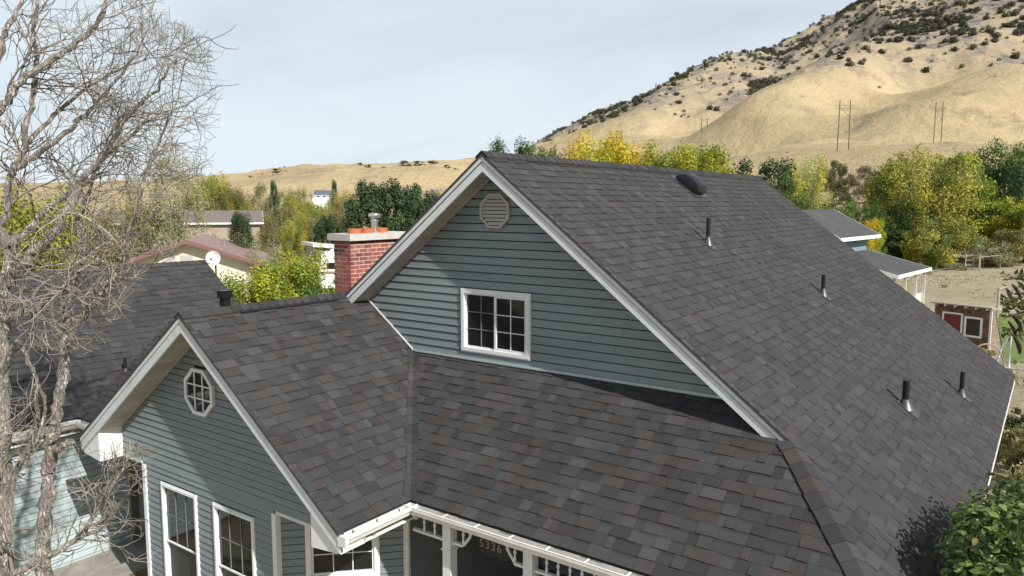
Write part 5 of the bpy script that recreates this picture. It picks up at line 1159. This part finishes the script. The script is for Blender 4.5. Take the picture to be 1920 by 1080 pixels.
ur_ = quadslab([f(0.0, 2.85, 4.30), f(6.8, 2.85, 4.30), f(6.8, 5.6, 5.76), f(0.0, 5.6, 5.76)], 0.06, 'upper_roof', M_ROOFG, barn)
quadslab([f(0.0, 5.601, 5.76), f(6.8, 5.601, 5.76), f(6.8, 8.4, 4.30), f(0.0, 8.4, 4.30)], 0.06, 'rear_roof', M_ROOFG, barn)
for (par, pts) in ((lr_, [f(-0.02, -0.03, 2.57), f(6.42, -0.03, 2.57), f(6.42, -0.03, 2.38), f(-0.02, -0.03, 2.38)]), (ur_, [f(-0.02, 2.82, 4.32), f(6.82, 2.82, 4.32), f(6.82, 2.82, 4.12), f(-0.02, 2.82, 4.12)])):
    b = MB(); b.prism(pts, f(0, 0.028, 0)-f(0, 0, 0)); b.build('fascia', M_WHITE, par)
for (par, p0, p1) in ((lr_, (0, 0, 2.56), (0, 3.4, 3.43)), (ur_, (0, 2.85, 4.31), (0, 5.6, 5.77)), (lr_, (6.4, 0, 2.56), (6.4, 3.4, 3.43)), (ur_, (6.8, 2.85, 4.31), (6.8, 5.6, 5.77))):
    x_ = p0[0]; sx_ = -0.03 if x_ == 0 else 0.03; b = MB(); b.prism([f(x_, p0[1], p0[2]), f(x_, p1[1], p1[2]), f(x_, p1[1], p1[2]-0.19), f(x_, p0[1], p0[2]-0.19)], f(sx_, 0, 0)-f(0, 0, 0)); b.build('rake_board', M_WHITE, par)
uw = MB(); uw.prism([f(0.25, 3.45, 3.2), f(6.2, 3.45, 3.2), f(6.2, 3.45, 4.28), f(0.25, 3.45, 4.28)], f(0, 0.05, 0)-f(0, 0, 0)); uw = uw.build('upper_wall', M_BLUE, barn)
for k in range(30):
    a0 = 0.25+k*0.198; b = MB(); b.prism([f(a0, 3.42, 3.30), f(a0+0.155, 3.42, 3.30), f(a0+0.155, 3.42, 4.27), f(a0, 3.42, 4.27)], f(0, 0.028, 0)-f(0, 0, 0)); b.build('plank', M_BLUE, uw)
for a0 in (0.3, 2.3, 4.3, 6.1):
    b = MB(); c0 = f(a0, 0.25, 0); b.box((c0.x-0.07, c0.y-0.07, BG), (c0.x+0.07, c0.y+0.07, 2.55)); b.build('post', M_PALEB, barn)
b = MB(); b.prism([f(2.3, 0.32, BG), f(6.1, 0.32, BG), f(6.1, 0.32, 1.15), f(2.3, 0.32, 1.15)], f(0, 0.06, 0)-f(0, 0, 0)); b.build('half_wall', M_PALEB, barn)
b = MB(); b.prism([f(0.1, 3.6, BG), f(6.6, 3.6, BG), f(6.6, 3.6, 3.5), f(0.1, 3.6, 3.5)], f(0, 0.1, 0)-f(0, 0, 0)); b.build('inner_wall', mat('barn_inner', (0.05, 0.045, 0.04), 0.9), barn)
b = MB(); b.prism([f(6.2, 3.7, BG), f(6.2, 8.0, BG), f(6.2, 8.0, 4.4), f(6.2, 5.6, 5.6), f(6.2, 3.7, 4.6)], f(0.1, 0, 0)-f(0, 0, 0)); b.build('end_wall', M_BLUE, barn)

# ------------------------------------------------------------------ shingled coop, fences
cp0, cp1 = atD(1752, 566, 39), atD(1862, 577, 38); ca = math.atan2(cp1[1]-cp0[1], cp1[0]-cp0[0]); cw = math.hypot(cp1[0]-cp0[0], cp1[1]-cp0[1]); ctop = (cp0[2]+cp1[2])/2; cg = min(ground_at(cp0), ctop-1.7)
coop = top('shingled_shed', 'small brown shingle sided shed with white window frames and flat roof', 'shed', (cp0[0], cp0[1], cg)); f = frame(cp0, ca)
M_CEDAR = mat('cedar', (0.20, 0.115, 0.06), 0.9, tint=True, noise=0.3, nscale=14)
b = MB(); b.prism([f(0.03, 0.02, cg), f(cw-0.03, 0.02, cg), f(cw-0.03, 0.02, ctop-0.06), f(0.03, 0.02, ctop-0.06)], f(0, 0.12, 0)-f(0, 0, 0)); cwl = b.build('wall', M_CEDAR, coop)
z = cg; row = 0
while z < ctop-0.18:
    a = 0.06-(row % 2)*0.07
    while a < cw-0.08:
        w_ = rnd.uniform(0.12, 0.18); a0 = max(a, 0.06); a1 = min(a+w_-0.008, cw-0.1); a += w_
        if a1-a0 < 0.03 or (0.75 < (a0+a1)/2 < cw-0.45 and cg+0.3 < z < ctop-0.45): continue
        j = rnd.uniform(0.5, 1.25); b = MB(); b.prism([f(a0, -0.022, z), f(a1, -0.022, z), f(a1, 0.0, z+0.15), f(a0, 0.0, z+0.15)], f(0, 0.018, 0)-f(0, 0, 0), (j, j*0.97, j*0.95)); b.build('shingle', M_CEDAR, cwl)
    z += 0.135; row += 1
b = MB(); b.prism([f(-0.08, -0.28, ctop-0.03), f(cw+0.08, -0.28, ctop-0.03), f(cw+0.08, 2.0, ctop-0.30), f(-0.08, 2.0, ctop-0.30)], (0, 0, 0.05)); crf = b.build('roof', mat('weathered_roof', (0.33, 0.31, 0.29), 0.85, noise=0.3, nscale=6), coop)
for k in range(6):
    a0 = 0.15+k*(cw-0.3)/5; b = MB(); b.prism([f(a0-0.02, -0.26, ctop-0.12), f(a0+0.02, -0.26, ctop-0.12), f(a0+0.02, -0.26, ctop-0.033), f(a0-0.02, -0.26, ctop-0.033)], f(0, 0.25, 0)-f(0, 0, 0)); b.build('rafter', M_WHITE, crf)
b = MB(); b.prism([f(cw-0.09, -0.04, cg), f(cw, -0.04, cg), f(cw, -0.04, ctop-0.06), f(cw-0.09, -0.04, ctop-0.06)], f(0, 0.05, 0)-f(0, 0, 0)); b.build('corner_board', M_WHITE, coop)
def rect_frame(nm, a0, a1, z0, z1, inner, par, fr=0.075):
    b = MB()
    for (x0, x1, y0, y1) in ((a0, a1, z1-fr, z1), (a0, a1, z0, z0+fr), (a0, a0+fr, z0+fr, z1-fr), (a1-fr, a1, z0+fr, z1-fr)): b.prism([f(x0, -0.05, y0), f(x1, -0.05, y0), f(x1, -0.05, y1), f(x0, -0.05, y1)], f(0, 0.045, 0)-f(0, 0, 0))
    W_ = b.build(nm, M_WHITE, par); b = MB(); b.prism([f(a0+fr, -0.03, z0+fr), f(a1-fr, -0.03, z0+fr), f(a1-fr, -0.03, z1-fr), f(a0+fr, -0.03, z1-fr)], f(0, 0.01, 0)-f(0, 0, 0)); b.build('pane', inner, W_); return W_
rect_frame('door', 0.40, 1.28, cg+0.05, ctop-0.38, mat('barn_red', (0.14, 0.015, 0.018), 0.5), coop)
rect_frame('window', 1.34, cw-0.35, cg+0.45, ctop-0.48, M_GLASS, coop, 0.09)
# post and rail, chain link gate, arch
def post_rail(name, lab, pts, h, m_, rails=2, r=0.045, cat='fence'):
    p = [Vector((q[0], q[1], ground_at(q))) for q in pts]; t = top(name, lab, cat, tuple(p[0]))
    for q in p: b = MB(); b.tube([q+Vector((0, 0, -0.2)), q+Vector((0, 0, h))], r, 8); b.build('post', m_, t)
    for k in range(rails):
        for i in range(len(p)-1): b = MB(); z_ = Vector((0, 0, h*(k+1)/rails*0.97)); b.tube([p[i]+z_, p[i+1]+z_], r*0.6, 6); b.build('rail', m_, t)
    return t
M_OLDW = mat('old_wood', (0.36, 0.31, 0.25), 0.9, noise=0.25, nscale=8); M_RUST = mat('gate_steel', (0.30, 0.27, 0.25), 0.6)
post_rail('pasture_gate', 'grey pipe pasture gate frame in front of the pale grey bush', [atZ(1835, 524, 0.2), atZ(1873, 523, 0.2)], 1.05, M_RUST, 1, 0.055, 'gate')
post_rail('rail_fence', 'old wooden rail fence left of the pipe pasture gate', [atZ(1808, 523, 0.2), atZ(1822, 523, 0.2), atZ(1834, 524, 0.2)], 1.2, M_OLDW, 3, 0.05)
post_rail('yard_fence', 'weathered post and rail fence behind the little shed', [atD(1868, 612, 46), atD(1886, 606, 47), atD(1930, 612, 47)], 1.6, M_OLDW, 3, 0.06)
post_rail('garden_rail', 'low weathered timber rail beside the white mesh gate', [atD(1868, 674, 33), atD(1900, 676, 33), atD(1940, 682, 33)], 0.35, M_OLDW, 1, 0.06)
g0, g1 = atD(1868, 665, 35), atD(1894, 660, 34.5); gt = top('mesh_gate', 'white framed wire mesh gate standing open beside the small shed', 'gate', (g0[0], g0[1], ground_at(g0)))
zg = ground_at(g0); A = Vector((g0[0], g0[1], zg)); Bq = Vector((g1[0], g1[1], zg)); b = MB()
b.tube([A, A+Vector((0, 0, 0.75))+(Bq-A)*0.35, Bq+Vector((0, 0, 1.35)), Bq], 0.045, 8); b.tube([A, Bq], 0.04, 8); b.build('gate_frame', M_WHITE, gt)
b = MB()
for k in range(1, 9):
    t = k/9; zt2 = 0.75*min(1, t/0.35) if t < 0.35 else 0.75+(1.35-0.75)*(t-0.35)/0.65; b.tube([A+(Bq-A)*t, A+(Bq-A)*t+Vector((0, 0, zt2))], 0.008, 4)
for k in range(1, 8): b.tube([A+(Bq-A)*(0.05+0.1*k*0.6)+Vector((0, 0, 0.16*k)), Bq+Vector((0, 0, 0.16*k))], 0.008, 4)
b.build('wire_mesh', M_GALV, gt, kind='stuff')
lc = atD(1915, 640, 37); gzz = ground_at(lc)
M_LAWN = mat('lawn_green', (0.13, 0.17, 0.04), 0.95, noise=0.35, nscale=3, bump=0.5, bscale=20)
pts_l = [atZ(x, y, 0.0) for x, y in ((1868, 600), (2100, 600), (2150, 676), (1885, 672))]
nl_ = 14; b = MB()
for i in range(nl_):
    for j in range(nl_):
        def lp(u, v): q = (np.array(pts_l[0])*(1-u)+np.array(pts_l[1])*u)*(1-v)+(np.array(pts_l[3])*(1-u)+np.array(pts_l[2])*u)*v; return (q[0], q[1], ground_at(q)+0.03)
        b.face([lp(i/nl_, j/nl_), lp(i/nl_, (j+1)/nl_), lp((i+1)/nl_, (j+1)/nl_), lp((i+1)/nl_, j/nl_)])
o = b.build('lawn', M_LAWN, smooth=True); o['kind'] = 'structure'; o['label'] = 'small green lawn beside the mesh gate'
ac = atD(1848, 668, 34); az0 = ground_at(ac); b = MB(); b.tube([Vector((ac[0], ac[1], az0))+Vector(_R)*(0.75*math.cos(t))+Vector((0, 0, 1.0*math.sin(t))) for t in [math.pi*k/14 for k in range(15)]], 0.03, 6)
o = b.build('garden_hoop', mat('hoop', (0.32, 0.24, 0.19), 0.6)); tag(o, 'thin bent garden hoop arching in the dry grass below the shed', 'hoop')
for i, (x, y, w_, k_) in enumerate([(1758, 512, 22, 'drygrass'), (1785, 518, 30, 'sage'), (1806, 520, 20, 'drygrass'), (1742, 524, 12, 'sage'), (1770, 545, 14, 'drygrass'), (1855, 515, 40, 'drygrass'), (1890, 518, 30, 'drygrass'), (1838, 645, 26, 'drygrass'), (1860, 650, 22, 'drygrass'), (1895, 690, 40, 'drygrass')]):
    p = atZ(x, y+8, 0.0); p[2] = ground_at(p); d2 = (p-CAM)@_F; t = top('grass_clump', 'clump of dry tan grass at the edge of the field', 'grass clump', tuple(p), 'dry grass clumps round the field'); s_ = w_*d2/FPX; t.scale = (s_/2, s_/2, s_*0.42)
    o = bpy.data.objects.new('tuft', G[k_][0][i % 2]); COL.objects.link(o); o.parent = t
# pale stones by the barn
sm = []
for k in range(3):
    bm_ = bmesh.new(); bmesh.ops.create_icosphere(bm_, subdivisions=2, radius=1)
    for v in bm_.verts: v.co *= 1+0.22*math.sin(v.co.x*3+k)*math.cos(v.co.y*4+k*2)
    for v in bm_.verts: v.co.z *= 0.65
    me = bpy.data.meshes.new('stone'); bm_.to_mesh(me); bm_.free(); me.materials.append(mat('pale_stone', (0.58, 0.54, 0.50), 0.9, noise=0.25, nscale=6)); sm.append(me)
for k, (x, y) in enumerate([(1708, 553), (1716, 550), (1722, 556), (1732, 558), (1757, 561), (1764, 560), (1770, 561), (1775, 560), (1745, 523)]):
    p = atD(x, y, 46 if y > 530 else 68); s_ = rnd.uniform(0.16, 0.30); p[2] = ground_at(p)+s_*0.3; o = bpy.data.objects.new('stone', sm[k % 3]); COL.objects.link(o); o.location = p; o.scale = (s_, s_, s_); o.rotation_euler.z = k
    tag(o, 'pale rounded stone lying by the barn at the field edge', 'stone', 'pale stones by the barn')

# ------------------------------------------------------------------ houses and vehicles on the left
def gable_bldg(name, label, cat, o2, ang, L_, w_, eave, ridge, zg, wall_m, roof_m, over=0.4, trim=None, group=None, wins=()):
    f = frame(o2, ang); t = top(name, label, cat, (o2[0], o2[1], zg), group); trim = trim or M_WHITE
    b = MB(); b.prism([f(0.02, -w_, zg), f(0.02, w_, zg), f(0.02, w_, eave), f(0.02, 0, ridge-0.12), f(0.02, -w_, eave)], f(L_-0.04, 0, 0)-f(0, 0, 0)); wl = b.build('wall', wall_m, t)
    sl_ = (ridge-eave)/w_; wo = w_+over; ze = ridge-sl_*wo
    for s_ in (-1, 1):
        b = MB(); b.prism([f(-over, 0, ridge), f(L_+over, 0, ridge), f(L_+over, s_*wo, ze), f(-over, s_*wo, ze)], (0, 0, 0.10)); rf = b.build('roof', roof_m, t)
        b = MB(); b.prism([f(-over, s_*(wo+0.002), ze-0.10), f(L_+over, s_*(wo+0.002), ze-0.10), f(L_+over, s_*(wo+0.002), ze+0.09), f(-over, s_*(wo+0.002), ze+0.09)], f(0, s_*0.04, 0)-f(0, 0, 0)); b.build('eave_board', trim, rf)
        b = MB(); b.prism([f(-over-0.001, 0, ridge-0.10), f(-over-0.001, s_*wo, ze-0.10), f(-over-0.001, s_*wo, ze+0.09), f(-over-0.001, 0, ridge+0.09)], f(-0.04, 0, 0)-f(0, 0, 0)); b.build('rake_board', trim, rf)
        b = MB(); b.prism([f(L_+over+0.001, 0, ridge-0.10), f(L_+over+0.001, s_*wo, ze-0.10), f(L_+over+0.001, s_*wo, ze+0.09), f(L_+over+0.001, 0, ridge+0.09)], f(0.04, 0, 0)-f(0, 0, 0)); b.build('rake_board', trim, rf)
    for (side, a0, a1, z0, z1, m_) in wins:
        if side == 'end': q = [f(-0.02, a0, z0), f(-0.02, a1, z0), f(-0.02, a1, z1), f(-0.02, a0, z1)]; ex = f(0.03, 0, 0)-f(0, 0, 0)
        else: q = [f(a0, -w_-0.02, z0), f(a1, -w_-0.02, z0), f(a1, -w_-0.02, z1), f(a0, -w_-0.02, z1)]; ex = f(0, 0.03, 0)-f(0, 0, 0)
        b = MB(); b.prism(q, ex); b.build('window', m_, t)
    return t, f
M_CREAM = mat('cream_wall', (0.66, 0.62, 0.50), 0.7, noise=0.06, nscale=2); M_MAUVE = mat('mauve_roof', (0.26, 0.17, 0.155), 0.6, noise=0.12, nscale=2); M_REDTRIM = mat('maroon_trim', (0.19, 0.095, 0.08), 0.6)
M_BROWNR = mat('brown_roof', (0.17, 0.135, 0.12), 0.85, noise=0.15, nscale=2); M_TANW = mat('tan_wall', (0.33, 0.27, 0.21), 0.8)
hp = atD(352, 452, 40); hg = ground_at(hp)
hb_, f = gable_bldg('neighbour_house', 'cream house with low maroon roof behind the garage', 'house', (hp[0], hp[1]), 0.90, 6.5, 3.0, hp[2]-1.05, hp[2], hg, M_CREAM, M_MAUVE, 0.5, M_REDTRIM, wins=[('end', -0.2, 0.35, hp[2]-1.3, hp[2]-0.7, M_LOUVRE), ('end', 0.6, 1.15, hp[2]-1.3, hp[2]-0.7, M_LOUVRE)])
b = MB(); vv = f(3.0, -1.4, hp[2]-0.45); b.lathe((vv.x, vv.y, vv.z), [(0.09, 0), (0.09, 0.35), (0.14, 0.36), (0.02, 0.45)], 10); b.build('roof_vent', M_GALV, hb_)
lp_ = atD(484, 396, 92); lg = ground_at(lp_)
lb, f = gable_bldg('long_house', 'long low house with brown roof and white fascia among the valley trees', 'house', (lp_[0]-13.2, lp_[1]+9.0), -0.60, 16.0, 4.0, lp_[2]-1.15, lp_[2], lg-0.5, M_TANW, M_BROWNR, 0.4)
# satellite dish fixed to the garage roof end
dp = atD(400, 484, 20.8); dish = top('satellite_dish', 'round white satellite dish at the far corner of the garage roof', 'satellite dish', (dp[0], dp[1], dp[2]-0.6))
dn = Vector((CAM[0]-dp[0], CAM[1]-dp[1], 1.5)).normalized(); dn = (dn+Vector(_R)*-0.35).normalized(); b = MB(); r_ = 0.19
b.lathe(Vector(dp)-dn*0.05, [(0.001, 0.0), (r_*0.5, 0.018), (r_, 0.065), (r_, 0.072), (r_*0.5, 0.026), (0.001, 0.008)], 28, dn); b.build('dish', mat('dish_white', (0.82, 0.82, 0.80), 0.5), dish, smooth=True)
b = MB(); b.tube([Vector(dp)-dn*0.06, Vector(dp)-dn*0.14+Vector((0, 0, -0.1)), Vector((dp[0], dp[1], dp[2]-0.1))-dn*0.14+Vector((0, 0, -0.8))], 0.022, 8); b.build('mast', M_LEAD, dish)
b = MB(); b.tube([Vector(dp)-Vector((0, 0, r_*0.9)), Vector(dp)+dn*0.22-Vector((0, 0, 0.02))], 0.010, 6); b.build('feed_arm', M_LEAD, dish)
b = MB(); b.lathe(Vector(dp)+dn*0.20-Vector((0, 0, 0.02)), [(0.02, 0), (0.03, 0.03), (0.02, 0.06)], 8, -dn); b.build('receiver', M_LEAD, dish)
# far house on the hill
fp = atD(605, 357, 330); fg = ground_at(fp)
gable_bldg('hill_house', 'small white house with blue grey roof at the foot of the tan hill', 'house', (fp[0]-2.5, fp[1]+2), -0.75, 8.0, 3.4, fp[2]-2.0, fp[2], min(fg, fp[2]-4.2)-0.5, M_WHITE, mat('slate_roof', (0.10, 0.115, 0.14), 0.8), 0.35, wins=[('side', 1.0, 2.0, fp[2]-2.9, fp[2]-2.0, M_GLASS), ('side', 3.5, 4.5, fp[2]-2.9, fp[2]-2.0, M_GLASS)])
fp2 = atD(587, 372, 325); fg2 = min(ground_at(fp2), fp2[2]-2)
gable_bldg('hill_shed', 'tiny white shed beside the small white hill house', 'shed', (fp2[0], fp2[1]), -0.75, 2.0, 1.2, fp2[2]-0.9, fp2[2], fg2-0.5, M_WHITE, M_WHITE, 0.15)
# lean-to shed and camper behind the chimney
sp_ = atD(592, 456, 60); sgz = ground_at(sp_); f = frame((sp_[0], sp_[1]), -0.45); shd = top('lean_to_shed', 'grey lean-to shed with white sloping roof edge behind the camper', 'shed', (sp_[0], sp_[1], sgz))
M_GREYW = mat('grey_panel', (0.28, 0.285, 0.29), 0.7)
b = MB(); b.prism([f(0, 0, sgz), f(6, 0, sgz), f(6, 0, sp_[2]-0.75), f(0, 0, sp_[2]-0.1)], f(0, 3.2, 0)-f(0, 0, 0)); shw = b.build('wall', M_GREYW, shd)
for k in range(5): b = MB(); b.prism([f(0.02+k*1.2, -0.03, sgz), f(1.16+k*1.2, -0.03, sgz), f(1.16+k*1.2, -0.03, sp_[2]-0.13-0.108*(1.16+k*1.2)), f(0.02+k*1.2, -0.03, sp_[2]-0.13-0.108*(0.02+k*1.2))], f(0, 0.028, 0)-f(0, 0, 0)); b.build('panel', M_GREYW, shw)
b = MB(); b.prism([f(-0.3, -0.35, sp_[2]), f(6.3, -0.35, sp_[2]-0.70), f(6.3, -0.35, sp_[2]-0.95), f(-0.3, -0.35, sp_[2]-0.25)], f(0, 3.9, 0)-f(0, 0, 0)); b.build('roof', M_WHITE, shd)
cpp = atD(598, 474, 54); cgz = ground_at(cpp); f = frame((cpp[0], cpp[1]), -0.75); cm = top('camper', 'white camper trailer parked by the lean-to shed behind the chimney', 'camper', (cpp[0], cpp[1], cgz)); ct = cpp[2]
b = MB(); pr_ = [(0, cgz+0.45), (0.25, cgz+0.35), (5.4, cgz+0.35), (5.6, cgz+0.9), (5.5, ct-0.1), (5.2, ct), (0.35, ct), (0.05, ct-0.25)]; b.prism([f(a, 0, z_) for a, z_ in pr_], f(0, 2.2, 0)-f(0, 0, 0)); b.build('body', mat('camper_white', (0.80, 0.80, 0.78), 0.35), cm)
for a0 in (0.5, 1.5, 2.8): b = MB(); b.prism([f(a0, -0.012, ct-1.15), f(a0+0.8, -0.012, ct-1.15), f(a0+0.8, -0.012, ct-0.7), f(a0, -0.012, ct-0.7)], f(0, 0.01, 0)-f(0, 0, 0)); b.build('window', M_GLASS, cm)
b = MB(); b.prism([f(0.1, -0.012, ct-1.5), f(5.5, -0.012, ct-1.5), f(5.5, -0.012, ct-1.3), f(0.1, -0.012, ct-1.3)], f(0, 0.01, 0)-f(0, 0, 0)); b.build('stripe', M_MAUVE, cm)
b = MB(); c_ = f(1.0, 1.1, ct); b.lathe((c_.x, c_.y, c_.z), [(0.35, 0), (0.33, 0.12), (0.2, 0.18), (0.02, 0.2)], 14); b.build('roof_vent', M_WHITE, cm)
for a0 in (2.4, 3.2): b = MB(); c_ = f(a0, -0.05, cgz+0.34); b.lathe(c_, [(0.02, 0), (0.34, 0), (0.34, 0.2), (0.02, 0.2)], 16, f(0, 1, 0)-f(0, 0, 0)); b.build('wheel', M_BLACK, cm)
# parked pickup
tp_ = atD(562, 470, 118); tg = ground_at(tp_); tz = max(0, 0); f = frame((tp_[0], tp_[1]), math.atan2(CAM[1]-tp_[1], CAM[0]-tp_[0])+0.15); tk = top('parked_truck', 'grey pickup truck parked on the pale lot behind the bushes', 'truck', (tp_[0], tp_[1], tg)); M_TRK = mat('truck_grey', (0.20, 0.22, 0.25), 0.3, coat=0.5)
b = MB(); sec = [(-2.6, 0.5), (2.6, 0.5), (2.65, 0.85), (2.5, 1.05), (1.3, 1.15), (-2.6, 1.15)]; b.prism([f(a, -0.95, tg+z_) for a, z_ in sec], f(0, 1.9, 0)-f(0, 0, 0)); b.build('body', M_TRK, tk)
b = MB(); sec = [(-1.0, 1.151), (1.25, 1.151), (0.6, 1.80), (-0.8, 1.80)]; b.prism([f(a, -0.82, tg+z_) for a, z_ in sec], f(0, 1.64, 0)-f(0, 0, 0)); cab = b.build('cab', M_TRK, tk)
b = MB(); b.prism([f(1.24, -0.72, tg+1.2), f(1.24, 0.72, tg+1.2), f(0.66, 0.64, tg+1.74), f(0.66, -0.64, tg+1.74)], f(0.03, 0, 0.02)-f(0, 0, 0)); b.build('windscreen', M_GLASS, cab)
b = MB(); b.prism([f(2.645, -0.6, tg+0.62), f(2.645, 0.6, tg+0.62), f(2.645, 0.6, tg+0.92), f(2.645, -0.6, tg+0.92)], f(0.03, 0, 0)-f(0, 0, 0)); b.build('grille', M_BLACK, tk)
for s_ in (-1, 1):
    b = MB(); b.prism([f(2.645, s_*0.65, tg+0.7), f(2.645, s_*0.9, tg+0.7), f(2.645, s_*0.9, tg+0.92), f(2.645, s_*0.65, tg+0.92)], f(0.03, 0, 0)-f(0, 0, 0)); b.build('headlight', M_WHITE, tk)
    for a0 in (-1.7, 1.7): b = MB(); c_ = f(a0, s_*0.98-(0.22 if s_ > 0 else 0), tg+0.38); b.lathe(c_, [(0.02, 0), (0.38, 0), (0.38, 0.22), (0.02, 0.22)], 16, f(0, 1, 0)-f(0, 0, 0)); b.build('wheel', M_BLACK, tk)

# ------------------------------------------------------------------ dry grass over the field
ng = 60000; ag0 = npr.uniform(0.2, 1.25, ng); rg0 = 24+100*npr.random(ng)**0.8
Pg = np.column_stack([CAM[0]+rg0*np.cos(YAW-ag0), CAM[1]+rg0*np.sin(YAW-ag0)]); rg = np.hypot(Pg[:, 0]-CAM[0], Pg[:, 1]-CAM[1]); ag = YAW-np.arctan2(Pg[:, 1]-CAM[1], Pg[:, 0]-CAM[0]); zg_ = terrain(ag, rg)
keep = (rg > 24) & (rg < 125) & (fbm(Pg[:, 0]/4, Pg[:, 1]/4, 3, 5) > 0.44) & ~((Pg[:, 0] < 13) & (Pg[:, 1] > -6.2))
Pg = np.column_stack([Pg, zg_+0.05])[keep]; ng = len(Pg); nrm = npr.normal(size=(ng, 3)); nrm[:, 2] *= 0.35
V, F = leaf_quads(Pg, nrm, npr.uniform(0.025, 0.07, ng), 0.7); base_c = np.array([(0.34, 0.28, 0.15), (0.26, 0.22, 0.11), (0.20, 0.19, 0.08)])[npr.integers(0, 3, ng)]
o = link('field_grass', arr_mesh('field_grass', V, F, base_c*npr.uniform(0.7, 1.15, (ng, 1))*0.7, M_LEAF), kind='stuff'); o['label'] = 'short dry grass tufts over the tan field'; o['category'] = 'grass'
